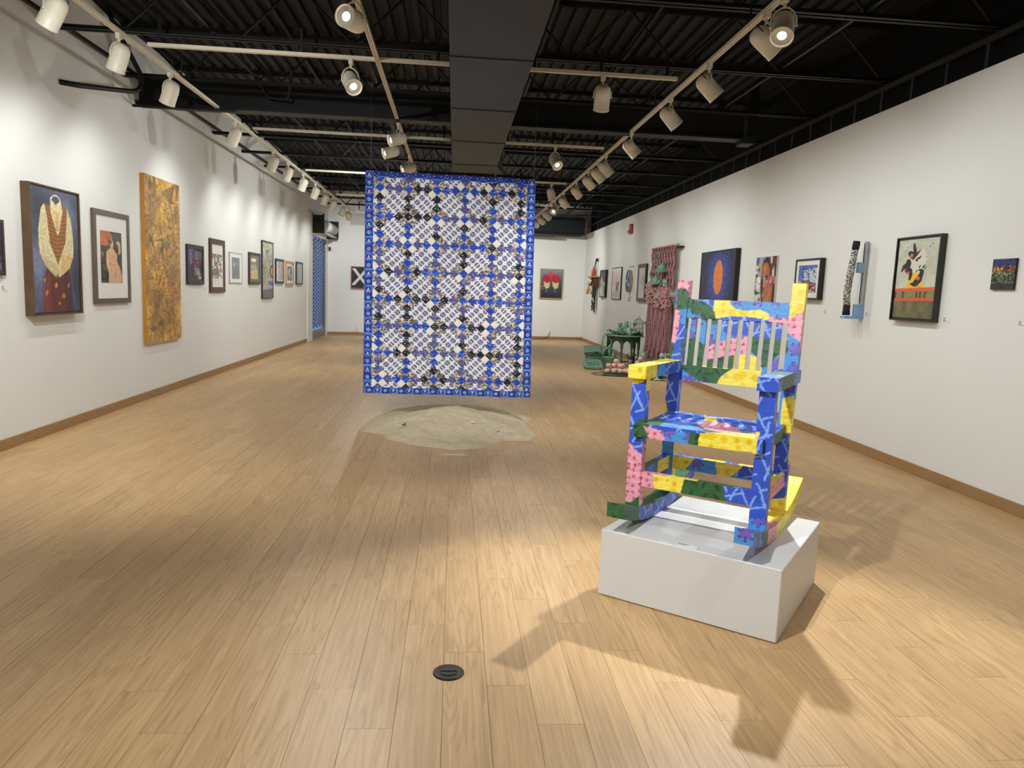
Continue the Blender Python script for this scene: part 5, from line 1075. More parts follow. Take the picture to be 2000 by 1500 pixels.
# ---- clock-like assemblage
t = thing('wall_assemblage', 'cluttered gold and brown clock-like assemblage with hanging straps near the back corner', 'sculpture', (RX, 22.15, 1.95), -math.pi / 2)
MB().box((-.30, -.20, -.18), (.30, -.003, .12), .01).build('case', FR['brown'], t)
M_g = mat('aged_gold', (178, 148, 84), .45, .3, var=.3, vscale=20); M_cr = mat('cream_bits', (216, 204, 176), .5, var=.2, vscale=30); M_rd = mat('red_bits', (164, 60, 56), .5)
MB().box((-.36, -.25, .12), (.36, -.003, .16), .008).build('cornice', M_g, t)
r = random.Random(3)
for i in range(16): MB().ball((r.uniform(-.30, .30), -.21 - .03 * r.random(), r.uniform(-.2, .12)), r.uniform(.03, .06), 6, (1, .6, 1)).build('applied_piece', [M_g, M_cr, M_rd][i % 3] if i % 5 else FR['black'], t)
for x in (-.30, -.22, .3): MB().ball((x, -.24, -.02 - abs(x)), .075, 8, (.8, .6, 1)).build('applied_piece', M_g, t)
MB().tube([(-.22, -.12, .16), (-.10, -.1, .45), (0, -.08, .66)], .012, 6).tube([(.24, -.12, .16), (.12, -.1, .45), (0, -.08, .66)], .012, 6).build('hanging_chain', FR['black'], t)
MB().tube([(-.05, -.14, .16), (-.08, -.13, .30), (-.02, -.12, .46)], [.05, .06, .02], 8).build('red_ornament', M_rd, t)
MB().box((-.06, -.08, .60), (.03, -.02, .70)).build('hook', FR['black'], t)
for k, (x, l) in enumerate(((-.20, .72), (-.12, .60), (.06, .66), (.14, .76))):
    s_ = MB()
    for q in range(9): s_.box((x - .035, -.11 - .01 * (q % 2), -.18 - l * (q + 1) / 9 + .01), (x + .035, -.07, -.18 - l * q / 9))
    s_.build('strap', FR['black'] if k != 2 else FR['darkbrown'], t)
    MB().ball((x, -.12, -.18 - l * .55), .028, 6).build('strap_charm', M_cr, t)
for x in (.0, .2): MB().tube([(x, -.08, -.8), (x, -.08, -1.0)], .003, 5).build('thread', FR['black'], t)
# ---- sleeve sculpture on a bracket
t = thing('wall_sculpture', 'bent speckled fabric sleeve on a pale blue bracket and rail', 'sculpture', (RX, 7.50, 1.42), -math.pi / 2)
M_pb = mat('pale_blue_paint', (134, 172, 212), .45, var=.04); M_navy = mat('navy_cloth', (24, 26, 52), .8, bump=.3, bscale=80)
def speckle_mat():
    m = mat('speckled_cloth', (200, 200, 200), .85); nt = m.node_tree; v = nt.nodes.new('ShaderNodeTexNoise'); v.inputs['Scale'].default_value = 75; v.inputs['Detail'].default_value = 2
    tc = nt.nodes.new('ShaderNodeTexCoord'); nt.links.new(tc.outputs['Object'], v.inputs['Vector']); c = nt.nodes.new('ShaderNodeValToRGB'); c.color_ramp.elements[0].position = .46; c.color_ramp.elements[1].position = .52
    c.color_ramp.elements[0].color = L4((40, 40, 42)); c.color_ramp.elements[1].color = L4((214, 212, 204)); nt.links.new(v.outputs[0], c.inputs[0]); nt.links.new(c.outputs[0], nt.nodes['Principled BSDF'].inputs['Base Color']); return m
MB().tube([(-.02, -.155, .12), (-.025, -.165, .25), (-.01, -.16, .42), (.005, -.15, .58), (.012, -.14, .72)], [.034, .036, .036, .034, .032], 14).build('sleeve', speckle_mat(), t)
MB().tube([(-.02, -.155, .02), (-.022, -.155, .08), (-.02, -.155, .13)], [.040, .036, .036], 14).build('cuff', M_navy, t)
MB().tube([(.012, -.14, .71), (.014, -.135, .76), (.02, -.135, .80)], [.034, .038, .034], 14).build('cap', M_navy, t)
MB().box((-.045, -.21, -.015), (.05, -.002, .012), .003).build('shelf', M_pb, t); MB().box((.0, -.10, .012), (.05, -.002, .14), .003).build('bracket', M_pb, t)
MB().box((-.008, -.10, .47), (.048, -.03, .58), .003).build('bracket', M_pb, t)
MB().box((.004, -.040, .13), (.05, -.020, .80)).build('rail', FR['silver'], t); MB().tube([(.02, -.045, .15), (.02, -.045, .78)], .004, 6).build('rail_groove', FR['black'], t)
# ---- wall labels
def wall_label(side, a, z, label, w=.085, h=.055):
    loc, rz = hang(side, a, a, z, z); t = thing('wall_label', label, 'label', loc, rz)
    MB().box((-w / 2, -.0025, -h / 2), (w / 2, -.0005, h / 2)).build('card', M_card, t)
    for i in range(4):
        x1 = -w / 2 + .008 + (w - .02) * (.45, .30, .35, .70)[i]; MB().box((-w / 2 + .006, -.003, h / 2 - .014 - .009 * i), (x1, -.0025, h / 2 - .010 - .009 * i)).build('print_line', M_ink, t)
    MB().box((w / 2 - .012, -.003, -h / 2 + .005), (w / 2 - .004, -.0025, -h / 2 + .009)).build('print_line', M_ink, t)
wall_label('L', 6.66, 1.405, 'small printed label left of the shirt painting')
wall_label('L', 9.17, 1.41, 'small printed label right of the matted figure print')
wall_label('L', 11.76, 1.40, 'small printed label below the dark abstract picture'); wall_label('L', 12.80, 1.40, 'small printed label right of the tall brown frame')
wall_label('L', 13.82, 1.41, 'small printed label by the grey photograph'); wall_label('L', 15.01, 1.41, 'small printed label by the sunny yellow landscape')
wall_label('L', 17.05, 1.41, 'small printed label by the striped picture'); wall_label('L', 19.1, 1.41, 'small printed label by the silver-grey picture')
wall_label('R', 6.13, 1.452, 'small printed label right of the bird painting'); wall_label('R', 5.26, 1.46, 'small printed label cut off at the right border'); wall_label('R', 7.37, 1.463, 'small printed label right of the speckled sleeve')
wall_label('R', 8.24, 1.455, 'small printed label right of the star and stripe print'); wall_label('R', 16.2, 1.43, 'small printed label by the pale ornament picture'); wall_label('R', 20.55, 1.47, 'small printed label by the deep black box frame'); wall_label('B', 3.75, 1.46, 'small printed label right of the cake painting')
# ---- fire alarm, outlets, vent, cord
t = thing('fire_alarm', 'red fire alarm strobe high on the right wall', 'fire alarm', (RX, 18.1, 3.2), -math.pi / 2)
M_red = mat('alarm_red', (176, 40, 40), .4); MB().box((-.13, -.06, -.12), (.13, -.002, .12), .012).build('body', M_red, t); MB().box((-.06, -.10, -.02), (.06, -.06, .10), .01).build('strobe', M_card, t); MB().lathe([(0, 0), (.06, 0), (.06, .012), (0, .012)], 16).build('sounder', M_red, t, (0.0, -.07, -.08))
def outlet(x, z, label):
    t = thing('wall_outlet', label, 'outlet', (x, back_y(x) - .024, z), BACK_ANG); MB().box((-.035, -.006, -.057), (.035, -.001, .057), .002).build('plate', M_card, t)
    for s in (-.025, .025): MB().box((-.014, -.008, s - .014), (.014, -.006, s + .014), .001).build('socket', M_cr, t)
outlet(-3.0, .26, 'white wall outlet on the back wall left of the quilt'); outlet(3.22, .26, 'white wall outlet on the back wall right of the quilt')
t = thing('plug', 'white plug with a short tail under the left back outlet', 'plug', (-3.02, back_y(-3.0) - .03, .15), BACK_ANG); MB().box((-.03, -.04, -.03), (.03, 0, .03), .006).build('plug_body', M_card, t); MB().tube([(-.03, -.03, 0), (-.09, -.03, -.02), (-.12, -.03, .0)], .008, 6).tube([(.03, -.03, 0), (.06, -.03, -.03)], .008, 6).build('plug_tail', M_card, t)
vt = thing('air_vent', 'white louvred return air grille high on the back wall', 'vent', (-2.75, back_y(-2.75) - .024, 3.545), BACK_ANG)
M_vent = mat('vent_white', (196, 196, 192), .5); ring(MB(), 1.0, .36, .03, -.02, -.002).build('vent_frame', M_vent, vt)
for i in range(9): MB().add([(-.47, -.018, -.14 + i * .034), (.47, -.018, -.14 + i * .034), (.47, -.004, -.118 + i * .034), (-.47, -.004, -.118 + i * .034)], [(0, 1, 2, 3)]).build('louvre', M_vent, vt)
cx = [(1.4, .02), (1.9, .03), (2.3, .012), (2.7, .012), (2.95, .03), (3.1, .06), (3.18, .14), (3.22, .235)]
tag(MB().tube([(x, back_y(x) - .06 - (.12 if .5 < i < 4.5 else 0), z) for i, (x, z) in enumerate(cx)], .009, 6).build('power_cord', FR['black']), 'black power cord running along the floor to the right back outlet', 'cord')
cam_ = thing('wall_sensor', 'small black sensor on the back wall beside the roller shutter', 'sensor', (LX + .07, 22.82, 2.62)); MB().box((-.03, -.06, -.05), (.03, -.0, .05), .01).build('sensor_body', FR['black'], cam_); MB().box((-.05, -.03, .04), (.02, -.0, .09), .004).build('sensor_mount', M_card, cam_)
# ------------------------------------------------------------------ green still life and macrame by the right wall
M_gr = mat('sage_green_paint', (112, 150, 126), .55, bump=.15, bscale=60, var=.10, vscale=9)
M_gd = mat('dark_sage_paint', (66, 94, 76), .6, bump=.15, bscale=60, var=.15, vscale=9)
M_gl = mat('light_sage_paint', (150, 182, 160), .5, var=.08, vscale=12)
M_leaf = mat('dark_green_leaf', (46, 74, 56), .5, var=.25, vscale=20)
M_peach = mat('dusty_peach_skin', (224, 178, 158), .7, bump=.1, bscale=100, var=.16, vscale=9)
M_cage = mat('cage_wire', (142, 148, 142), .4, .5)
def still(name, label, cat, loc, rz=0.0, group=None): return thing(name, label, cat, loc, rz, group)
# table
TX, TY, TH = 3.73, 15.72, .705
t = still('side_table', 'round sage green table with turned legs and an arched apron', 'table', (TX, TY, 0))
MB().lathe([(0, TH - .028), (.425, TH - .028), (.44, TH - .015), (.435, TH - .003), (.42, TH), (0, TH)], 40).build('table_top', M_gr, t)
lp = [(.020, 0), (.026, .03), (.016, .06), (.024, .12), (.030, .17), (.020, .22), (.017, .28), (.026, .33), (.020, .37), (.030, .42), (.032, .46), (.032, TH - .03)]
legs = [(-.30, -.16), (.30, -.16), (-.30, .20), (.30, .20), (-.10, -.28), (.12, -.28)]
lmesh = MB().lathe(lp, 14).mesh('leg'); lmesh.materials.append(M_gd)
for x, y in legs: put('leg', lmesh, M_gd, t, (x, y, 0))
def arch(w, z0, z1, thick, n=12):
    """apron panel with an arched lower edge, in local X/Z."""
    pl = [(-w / 2, z1), (-w / 2, z0)] + [(-w / 2 + .015 + (w - .03) * i / n, z0 + (z1 - z0) * .58 * math.sin(math.pi * i / n) ** .6) for i in range(n + 1)] + [(w / 2, z0), (w / 2, z1)]
    return MB().prism(pl, -thick / 2, thick / 2, axis=1)
for (a, c) in ((0, 4), (4, 5), (5, 1), (0, 2), (1, 3), (2, 3)):
    p0 = legs[a]; p1 = legs[c]; w = math.hypot(p1[0] - p0[0], p1[1] - p0[1]); o = arch(w, TH - .26, TH - .028, .018).build('apron', M_gd, t, ((p0[0] + p1[0]) / 2, (p0[1] + p1[1]) / 2, 0)); o.rotation_euler = (0, 0, math.atan2(p1[1] - p0[1], p1[0] - p0[0]))
MB().box((-.28, -.012, .10), (.28, .012, .13)).build('stretcher', M_gd, t)
# cloth hanging off the table's left side
n = 14; vs = []; fs = []
prf = [(-.20, TH + .012), (-.33, TH + .012), (-.42, TH + .008), (-.462, TH - .03), (-.475, TH - .12), (-.485, TH - .22), (-.47, TH - .32), (-.455, TH - .42)]
for i, (x, z) in enumerate(prf):
    for k in range(n): q = k / (n - 1); wd = .30 - .16 * i / 8; vs.append((x + .02 * math.sin(q * 14 + i * .3) * (i / 7), (q - .5) * wd * (1 if i < 4 else .8) - .06, z + .01 * math.sin(q * 9) * (1 if i < 3 else 0)))
for i in range(len(prf) - 1):
    for k in range(n - 1): fs.append((i * n + k, i * n + k + 1, (i + 1) * n + k + 1, (i + 1) * n + k))
o = tag(MB().add(vs, fs, True).build('draped_cloth', M_gr), 'green painted cloth hanging off the left of the round table', 'cloth'); o.location = (TX, TY, 0)
# vines on the table
r = random.Random(11)
def foliage(name, label, loc, n, sx, sy, sz, lw, ll, m, cat='foliage', stems=6):
    t = thing(name, label, cat, loc); s_ = MB(); L_ = MB(); ends = []
    for i in range(stems):
        a = r.random() * 6.28; e = (sx * math.cos(a) * r.uniform(.4, 1), sy * math.sin(a) * r.uniform(.4, 1), sz * r.uniform(.3, 1)); ends.append(e); s_.tube([(e[0] * .1, e[1] * .1, .006), (e[0] * .5, e[1] * .5, e[2] * .7 + .01), e], .005, 5)
    s_.build('stems', m, t)
    for i in range(n):
        e = r.choice(ends); q = r.uniform(.2, 1.05); p = (e[0] * q + r.gauss(0, .015), e[1] * q + r.gauss(0, .015), max(.008, e[2] * q * (1.3 - .3 * q)) + r.uniform(0, .02)); L_.leaf(p, (r.gauss(0, 1), r.gauss(0, 1), r.uniform(-.1, .8)), lw * r.uniform(.7, 1.2), ll * r.uniform(.7, 1.2))
    o = L_.build('leaves', m, t); o['kind'] = 'stuff'; return t
foliage('vine', 'tangled green vine heaped on the left half of the round table', (TX - .16, TY - .06, TH), 330, .27, .22, .13, .05, .085, M_gl, stems=18)
foliage('vine', 'darker vine around the foot of the birdcage', (TX + .24, TY - .10, TH), 120, .16, .15, .10, .045, .07, M_leaf, stems=8)
foliage('vine', 'pale vine trailing in front of the tankard on the table', (TX + .02, TY - .24, TH), 130, .24, .10, .08, .045, .075, M_gl, stems=7)
# figurine
t = still('figurine', 'small green cherub figurine on the round table', 'figurine', (TX - .10, TY - .02, TH))
MB().lathe([(0, 0), (.05, 0), (.05, .02), (.035, .03), (.045, .08), (.05, .12), (.035, .155), (.018, .165), (0, .168)], 14).build('body', M_gr, t)
MB().ball((0, 0, .205), .046, 10, (1, 1, 1.05)).build('head', M_gr, t)
for s in (-1, 1): MB().tube([(s * .04, 0, .14), (s * .075, -.03, .10), (s * .045, -.06, .075)], [.016, .014, .012], 8).build('arm', M_gr, t)
for k in range(7): MB().ball((.034 * math.cos(k * .9), .03 * math.sin(k * .9), .235), .016, 6).build('curl', M_gd, t)
# tankard
def tankard(x, y, h, rr, label, m):
    t = still('tankard', label, 'mug', (x, y, TH)); MB().lathe([(0, 0), (rr * 1.05, 0), (rr * 1.05, .015), (rr * .95, .03), (rr, h - .01), (rr * 1.04, h), (rr * .9, h), (rr * .85, .03), (0, .03)], 20).build('body', m, t)
    MB().tube([(rr * .95, 0, h * .85), (rr * 1.7, 0, h * .8), (rr * 1.75, 0, h * .4), (rr * .95, 0, h * .2)], .010, 8).build('handle', m, t); return t
tankard(TX + .06, TY - .20, .165, .06, 'light green tankard at the front of the round table', M_gl); tankard(TX + .15, TY - .12, .13, .045, 'smaller green mug beside the birdcage', M_gr)
t = still('pitcher', 'green fluted pitcher on the round table left of the birdcage', 'pitcher', (TX + .06, TY + .10, TH))
MB().lathe([(0, 0), (.05, 0), (.03, .03), (.025, .06), (.06, .13), (.065, .18), (.035, .24), (.045, .29), (.035, .285), (0, .20)], 18).build('body', M_gr, t); MB().tube([(.04, 0, .27), (.10, 0, .25), (.10, 0, .16), (.06, 0, .12)], .010, 8).build('handle', M_gr, t)
# birdcage
CGX, CGY = TX + .31, TY + .0
t = still('birdcage', 'domed wire birdcage wound with leaves on the round table', 'birdcage', (CGX, CGY, TH))
MB().lathe([(0, 0), (.115, 0), (.118, .02), (.110, .03), (0, .03)], 24).build('base_tray', M_gr, t)
cr = .11
for z in (.03, .14, .255): MB().tube([(cr * math.cos(a), cr * math.sin(a), z) for a in np.linspace(0, 2 * math.pi, 24, endpoint=False)], .0035, 5, closed=True).build('hoop', M_cage, t)
wm = MB().tube([(cr, 0, .03), (cr, 0, .255)] + [(cr * math.cos(b_), 0, .255 + .11 * math.sin(b_)) for b_ in np.linspace(.2, 1.5, 7)], .0038, 5).mesh('bar'); wm.materials.append(M_cage)
for i in range(16): o = put('bar', wm, M_cage, t); o.rotation_euler = (0, 0, i * math.pi / 8)
MB().tube([(.025 * math.cos(a), 0, .395 + .028 * math.sin(a)) for a in np.linspace(0, 2 * math.pi, 14, endpoint=False)], .004, 5, closed=True).build('hanging_ring', M_cage, t)
foliage('vine', 'leafy sprig on the left shoulder of the birdcage', (CGX - .10, CGY - .05, TH + .20), 22, .05, .05, .05, .03, .05, M_leaf, stems=4); foliage('vine', 'leafy sprig on the right side of the birdcage', (CGX + .13, CGY - .02, TH + .24), 14, .04, .04, .05, .03, .045, M_gr, stems=3)
# things under and in front of the table
def basket(x, y, rz, label):
    t = still('basket', label, 'basket', (x, y, 0), rz)
    MB().add([(-.17, -.11, 0), (.17, -.11, 0), (.17, .11, 0), (-.17, .11, 0), (-.20, -.14, .24), (.20, -.14, .24), (.20, .14, .24), (-.20, .14, .24)], [(3, 2, 1, 0), (0, 1, 5, 4), (1, 2, 6, 5), (2, 3, 7, 6), (3, 0, 4, 7), (4, 5, 6, 7)]).build('body', M_gr, t)
    for k in range(6): z = .03 + k * .037; e = .17 + .03 * z / .24; f_ = .11 + .03 * z / .24; MB().tube([(-e, -f_, z), (e, -f_, z), (e, f_, z), (-e, f_, z)], .009, 5, closed=True).build('weave_band', M_gr, t)
    MB().tube([(-.21, -.15, .245), (.21, -.15, .245), (.21, .15, .245), (-.21, .15, .245)], .014, 6, closed=True).build('rim', M_gd, t)
    o = MB().box((-.20, -.0, 0), (.20, .20, .02), .004).build('lid', M_gr, t, (0, .13, .25)); o.rotation_euler = (math.radians(48), 0, 0); return t
basket(3.17, 15.95, math.radians(12), 'square green basket with its lid propped open')
foliage('vine', 'leaves filling the square green basket', (3.15, 15.86, .245), 40, .13, .08, .05, .03, .05, M_gd, stems=6)
t = still('bucket', 'tall green bucket with an upright arched handle', 'bucket', (3.30, 15.15, 0))
MB().lathe([(0, 0), (.105, 0), (.112, .01), (.145, .245), (.152, .25), (.145, .258), (.137, .25), (.105, .02), (0, .02)], 26).build('body', M_gr, t)
MB().tube([(-.135, 0, .25), (-.125, 0, .36), (-.06, 0, .44), (.06, 0, .44), (.125, 0, .36), (.135, 0, .25)], .018, 8).build('handle', M_gr, t); MB().tube([(0, 0, .44), (0, 0, .26)], .02, 8).build('handle_post', M_gr, t); MB().lathe([(0, .44), (.03, .44), (.03, .48), (.018, .50), (0, .50)], 12).build('knob', M_gr, t)
t = still('pot', 'big green tub behind the arched-handle bucket', 'pot', (3.36, 16.55, 0)); MB().lathe([(0, 0), (.15, 0), (.19, .12), (.20, .24), (.215, .25), (.20, .27), (.18, .25), (.17, .1), (0, .1)], 26).build('body', M_gd, t); MB().lathe([(0, .26), (.20, .26), (.16, .32), (.08, .36), (0, .37)], 24).build('lid', M_gd, t)
# oval plaque leaning
t = still('plaque', 'oblong green plaque with a beaded relief lying tilted at the far left', 'plaque', (2.93, 14.95, 0.0), math.radians(4)); t.rotation_euler = (math.radians(38), 0, math.radians(4)); t.location = (2.93, 14.88, .045)
op = [(.20 * (1 if math.cos(a) > 0 else -1) * abs(math.cos(a)) ** .5, .14 * (1 if math.sin(a) > 0 else -1) * abs(math.sin(a)) ** .6) for a in np.linspace(0, 2 * math.pi, 36, endpoint=False)]
MB().prism([(x, y + .12) for x, y in op], -.045, .0, axis=2).build('slab', M_gr, t)
MB().tube([(x * .86, y * .82 + .12, .004) for x, y in op], .011, 6, closed=True).build('rim', M_gr, t)
for i in range(8):
    for j in range(4): MB().ball((-.115 + .033 * i + (.016 if j % 2 else 0), .12 - .05 + .033 * j, .004), .013, 5, (1, 1, .5)).build('bead', M_gd if (i + j) % 3 else M_gr, t)
# gourd vase, cone, plant, ladle
t = still('vase', 'pale green gourd-shaped vase under the table', 'vase', (3.53, 15.72, .13)); MB().lathe([(0, 0), (.05, 0), (.095, .04), (.10, .08), (.06, .12), (.025, .15), (.022, .19), (.05, .23), (.045, .235), (0, .20)], 20).build('body', M_gl, t)
t = still('stool', 'low green block under the gourd vase', 'stool', (3.53, 15.72, 0)); MB().box((-.10, -.09, .10), (.10, .09, .13), .006).build('top', M_gd, t)
for x in (-.08, .08):
    for y in (-.07, .07): MB().box((x - .012, y - .012, 0), (x + .012, y + .012, .10)).build('leg', M_gd, t)
t = still('finial', 'green fluted cone standing in front of the table', 'finial', (3.52, 15.12, 0)); MB().lathe([(0, 0), (.10, 0), (.095, .02), (.05, .13), (.012, .22), (0, .235)], 20).build('body', M_gr, t); MB().tube([(.09 * math.cos(a), .09 * math.sin(a), .02) for a in np.linspace(0, 6.28, 20, endpoint=False)], .012, 6, closed=True).build('rim', M_gr, t)
t = still('plant_pot', 'slim green vase of dark sprigs under the table', 'vase', (3.80, 15.30, 0)); MB().lathe([(0, 0), (.05, 0), (.04, .05), (.035, .14), (.055, .20), (.05, .20), (0, .16)], 16).build('body', M_gr, t)
foliage('plant', 'dark spiky sprigs standing in the slim vase under the table', (3.80, 15.30, .17), 60, .20, .14, .26, .03, .05, M_leaf, 'plant', 9)
t = still('ladle', 'green ladle leaning beside the table leg', 'ladle', (4.06, 15.20, 0)); o = MB().ball((0, 0, .30), .058, 10, (1, .5, 1.25)).build('bowl', M_gl, t); MB().tube([(0, 0, .24), (.01, .02, .10), (.03, .05, 0.012)], .012, 8).build('handle', M_gl, t)
# peaches
pme = []
for k in range(3):
    m_ = MB().ball((0, 0, 0), .0515, 12, (1, 1, .94)); 
    for i, p in enumerate(m_.v):
        a = math.atan2(p[1], p[0]); d_ = math.exp(-((a - 1.0 - k) / .25) ** 2) * .006; q = 1 - d_ / .052; m_.v[i] = (p[0] * q, p[1] * q, p[2] - (.010 if p[2] > .044 else 0))
    e = m_.mesh('fruit'); e.materials.append(M_peach); pme.append(e)
stem_me = MB().tube([(0, 0, .042), (.006, .002, .062)], .004, 5).mesh('stem'); stem_me.materials.append(M_gd)
spots = [(3.02, 13.95, .085), (3.10, 14.06, .10), (3.20, 14.00, .10), (3.30, 13.98, .10), (3.14, 13.88, .10), (3.25, 13.85, .10), (3.35, 13.86, .10), (3.12, 14.16, .10), (3.06, 14.03, .185), (3.17, 14.03, .19), (3.27, 13.95, .19), (3.24, 14.12, .19), (3.20, 14.02, .275), (3.34, 14.04, .18), (3.40, 13.76, .10), (3.42, 13.95, .10)]
place = ['at the left end of the pile', 'low at the left of the pile', 'low in the middle of the pile', 'low right of the middle of the pile', 'at the front left of the pile', 'at the front of the pile', 'at the front right of the pile', 'at the back left of the pile', 'upper left in the pile', 'upper middle in the pile', 'upper front in the pile', 'upper back in the pile', 'topmost in the pile', 'upper right in the pile', 'rightmost at the front of the pile', 'rightmost at the back of the pile']
for i, (x, y, z) in enumerate(spots):
    t = still('peach', 'dusty pink peach ' + place[i] + ' on the dark mat', 'fruit', (x, y, z), i * 1.3, 'peaches'); put('fruit', pme[i % 3], M_peach, t); put('stem', stem_me, M_gd, t)
for i, (x, y, z, lb) in enumerate(((3.78, 14.62, .20, 'left of the four on the box'), (3.90, 14.60, .20, 'right of the four on the box'), (3.84, 14.70, .20, 'behind the others on the box'), (3.83, 14.58, .285, 'topmost of the four on the box'))):
    t = still('peach', 'dusty pink peach ' + lb + ' by the table', 'fruit', (x, y, z), i, 'peaches'); put('fruit', pme[i % 3], M_peach, t); put('stem', stem_me, M_gd, t)
t = still('box', 'low green box holding four peaches beside the table', 'box', (3.84, 14.64, 0)); MB().box((-.15, -.12, 0), (.15, .12, .145), .006).build('body', M_gr, t)
t = still('mat', 'dark shaggy green mat under the pile of peaches', 'mat', (3.22, 13.93, 0)); MB().lathe([(0, 0), (.30, 0), (.29, .03), (0, .045)], 30, sx=1.0, sy=.75).build('pad', M_leaf, t)
L_ = MB()
for i in range(420): a = r.random() * 6.28; q = math.sqrt(r.random()); L_.leaf((.30 * q * math.cos(a), .225 * q * math.sin(a), .032), (r.gauss(0, 1), r.gauss(0, 1), .5), .014, .035)
o = L_.build('tufts', M_leaf, t); o['kind'] = 'stuff'
# cluster at the foot of the macrame
t = still('goblet', 'pale green goblet standing on the floor in front of the macrame', 'goblet', (3.86, 13.40, 0)); MB().lathe([(0, 0), (.075, 0), (.07, .012), (.02, .03), (.016, .14), (.05, .20), (.062, .27), (.055, .27), (.04, .20), (0, .17)], 20).build('body', M_gl, t)
t = still('watering_can', 'small green watering can in front of the macrame', 'watering can', (4.02, 14.2, 0), math.radians(200)); MB().lathe([(0, 0), (.10, 0), (.105, .01), (.09, .20), (.08, .21), (0, .21)], 20).build('body', M_gr, t); MB().tube([(.08, 0, .06), (.18, 0, .15), (.24, 0, .25)], [.022, .016, .014], 8).build('spout', M_gr, t); MB().lathe([(.014, 0), (.035, .03), (.033, .034), (0, .034)], 12).build('rose', M_gr, t, (.245, 0, .25)); MB().tube([(-.08, 0, .18), (-.16, 0, .24), (-.10, 0, .32), (.04, 0, .30), (.06, 0, .21)], .010, 8).build('handle', M_gr, t)
t = still('statuette', 'light green statuette under the macrame fringe', 'figurine', (4.03, 13.75, 0)); MB().box((-.09, -.08, 0), (.09, .08, .10), .008).build('plinth_block', M_gd, t); MB().lathe([(0, .10), (.06, .10), (.05, .18), (.07, .28), (.05, .36), (.02, .38), (0, .385)], 14).build('body', M_gl, t); MB().ball((0, 0, .43), .05, 8).build('head', M_gl, t)
for s in (-1, 1): MB().tube([(s * .05, 0, .34), (s * .10, -.03, .28), (s * .07, -.08, .24)], [.018, .016, .012], 8).build('arm', M_gl, t)
t = still('rack', 'little upright green ladder rack beside the statuette', 'rack', (4.14, 13.62, 0))
for x in (-.08, .08): MB().box((x - .012, -.012, 0), (x + .012, .012, .50)).build('upright', M_gl, t)
for k in range(5): MB().box((-.08, -.010, .06 + .10 * k), (.08, .010, .085 + .10 * k)).build('rung', M_gl, t)
foliage('vine', 'green vine heaped at the foot of the macrame', (4.0, 13.95, 0), 110, .25, .40, .20, .04, .07, M_gr, stems=12); foliage('vine', 'dark leaves trailing along the floor in front of the goblet', (3.85, 13.62, 0), 70, .30, .25, .05, .03, .06, M_leaf, stems=10)
t = still('jug', 'small white-green jug lying by the goblet', 'jug', (3.66, 13.62, .05), .4); o = MB().lathe([(0, 0), (.04, 0), (.05, .05), (.045, .12), (.025, .16), (.03, .19), (0, .17)], 14).build('body', M_gl, t); o.rotation_euler = (math.radians(90), 0, 0)
for (lb, pts) in (('thin dark wire curling on the floor left of the peaches', [(2.72, 14.05, .006), (2.80, 13.85, .006), (2.95, 13.75, .006), (2.90, 13.95, .006), (2.78, 14.2, .006), (2.95, 14.35, .006), (3.05, 14.2, .006)]), ('thin dark wire lying in front of the bucket', [(3.0, 14.5, .006), (3.2, 14.62, .006), (3.4, 14.55, .006), (3.5, 14.4, .006)]),
                  ('green twine tangle on the floor in front of the jug', [(3.5, 13.5, .006), (3.62, 13.35, .006), (3.8, 13.25, .006), (4.0, 13.2, .006), (3.95, 13.35, .006), (3.75, 13.4, .006), (3.6, 13.25, .006)])):
    tag(MB().tube(pts, .006, 5).build('wire', M_gd), lb, 'wire')
# ---- macrame
M_mac = mat('dusty_rose_cord', (162, 118, 118), .9, bump=.8, bscale=70, var=.30, vscale=18); M_macd = mat('dusk_rose_cord', (132, 90, 94), .9, bump=.8, bscale=70, var=.30, vscale=18)
MX = RX - .10
t = thing('macrame_hanging', 'long dusty rose macrame wall hanging with green bells and a full fringe', 'wall hanging', (MX, 14.77, 2.57), -math.pi / 2)
MB().tube([(-.92, 0, 0), (.92, 0, 0)], .026, 10).build('rod', FR['wood'], t); MB().box((.80, -.01, -.06), (1.0, .10, -.03)).build('rod_bracket', FR['black'], t)
def cordmesh(nm, z0, z1, amp, rad, k, sd):
    q = random.Random(sd); pts = []; n_ = int(abs(z1 - z0) / .05) + 1
    for i in range(n_ + 1): z = z0 + (z1 - z0) * i / n_; pts.append((amp * math.sin(i * k + sd) + q.gauss(0, amp * .25), amp * .6 * math.cos(i * k + sd), z))
    return MB().tube(pts, rad, 6)
cm = [cordmesh('cord', -.01, -.80, .020, .022, .9, s).mesh('cord') for s in range(4)]
for i in range(34):
    o = put('cord', cm[i % 4], M_mac if i % 3 else M_macd, t, (-.80 + 1.6 * i / 33, -.01 - .02 * (i % 2), 0))
ruf = MB(); q = random.Random(9)
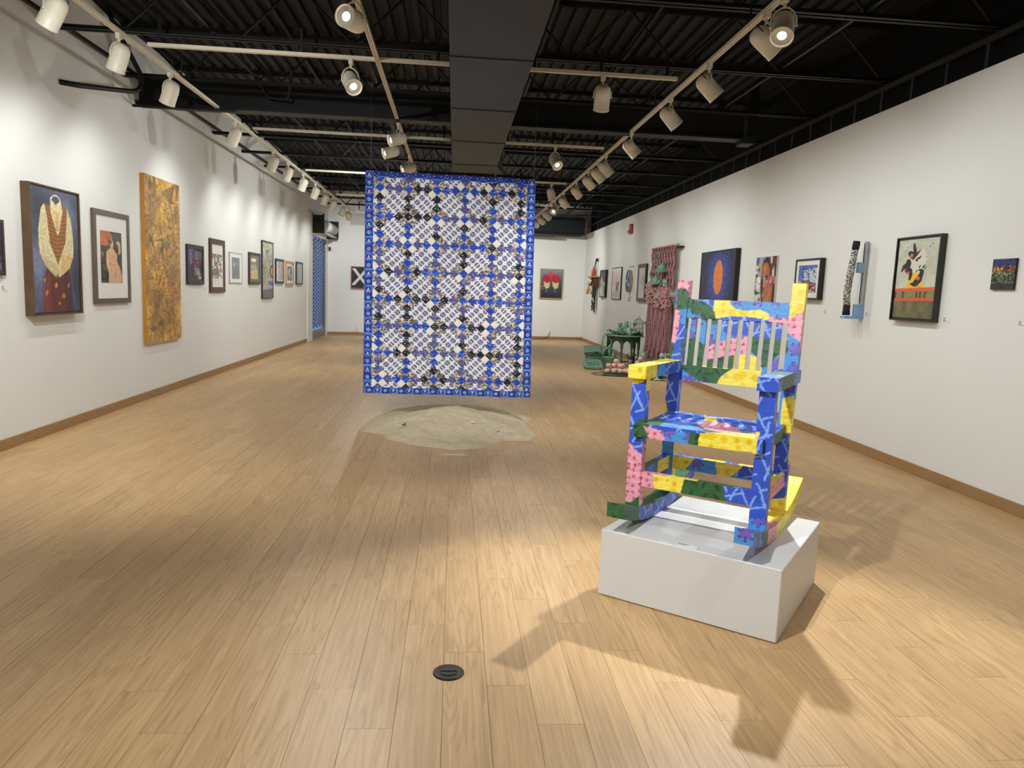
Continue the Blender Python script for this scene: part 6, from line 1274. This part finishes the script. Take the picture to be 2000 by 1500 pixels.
for i in range(240):
    x = q.uniform(-.78, .80); z = q.uniform(-1.20, -.78) - .06 * math.sin((x + .2) * 3.2); a = q.random() * 3.14; R_ = q.uniform(.03, .055)
    ruf.tube([(x + R_ * math.cos(b_) * math.cos(a), -.06 - .05 * math.sin(b_) * q.uniform(.5, 1.2) - .04 * math.cos((z + 1.0) * 5), z + R_ * math.cos(b_) * math.sin(a)) for b_ in np.linspace(0, 5.4, 8)], .012, 5)
o = ruf.build('knotted_ruffle', mat('rose_ruffle', (182, 134, 132), .9, bump=.6, bscale=60, var=.2, vscale=20), t); o['kind'] = 'stuff'
fm = [cordmesh('strand', -1.10, -2.12 - .06 * s, .010, .015, .45, 20 + s).mesh('strand') for s in range(5)]
for i in range(72):
    x = -.82 + 1.62 * (i / 71); o = put('strand', fm[(i * 7) % 5], M_macd if i % 4 else M_mac, t, (x * (1 - .04), -.005 - .035 * (i % 3), q.uniform(-.05, .06)))
def bell(x, z, s, rot=0.0, ob=None):
    b_ = MB().lathe([(0, .10 * s), (.022 * s, .095 * s), (.045 * s, .06 * s), (.055 * s, .02 * s), (.085 * s, 0), (.078 * s, 0), (.03 * s, .07 * s), (0, .075 * s)], 18).build('bell', M_gr, t, (x, -.10, z)); b_.rotation_euler = (0, rot, 0); return b_
bell(.30, -.52, 1.9); bell(-.12, -.76, 1.7); bell(.18, -1.02, 1.4, .3); bell(-.30, -.95, 1.1, -.2)
L_ = MB()
for i in range(70): L_.leaf((q.uniform(-.75, .5), -.07, q.uniform(-.95, -.12)), (q.gauss(0, 1), -.2, q.gauss(0, 1)), .05, .09, (0, -1, 0))
o = L_.build('pinned_leaves', M_gr, t); o['kind'] = 'stuff'
for s in (-1, 1):
    MB().leaf((-.86, -.06, -.82), (-.9, -.15, .35 * s), .13, .20, (0, -1, 0)).build('moth_wing', M_gr, t)
MB().tube([(-.80, -.06, -.84), (-.98, -.07, -.84)], [.014, .008], 8).build('moth_body', M_gd, t)
for k in range(3): MB().box((.34 + .09 * k, -.09, -.80), (.38 + .09 * k, -.06, -.66)).build('pale_tag', M_gl, t)
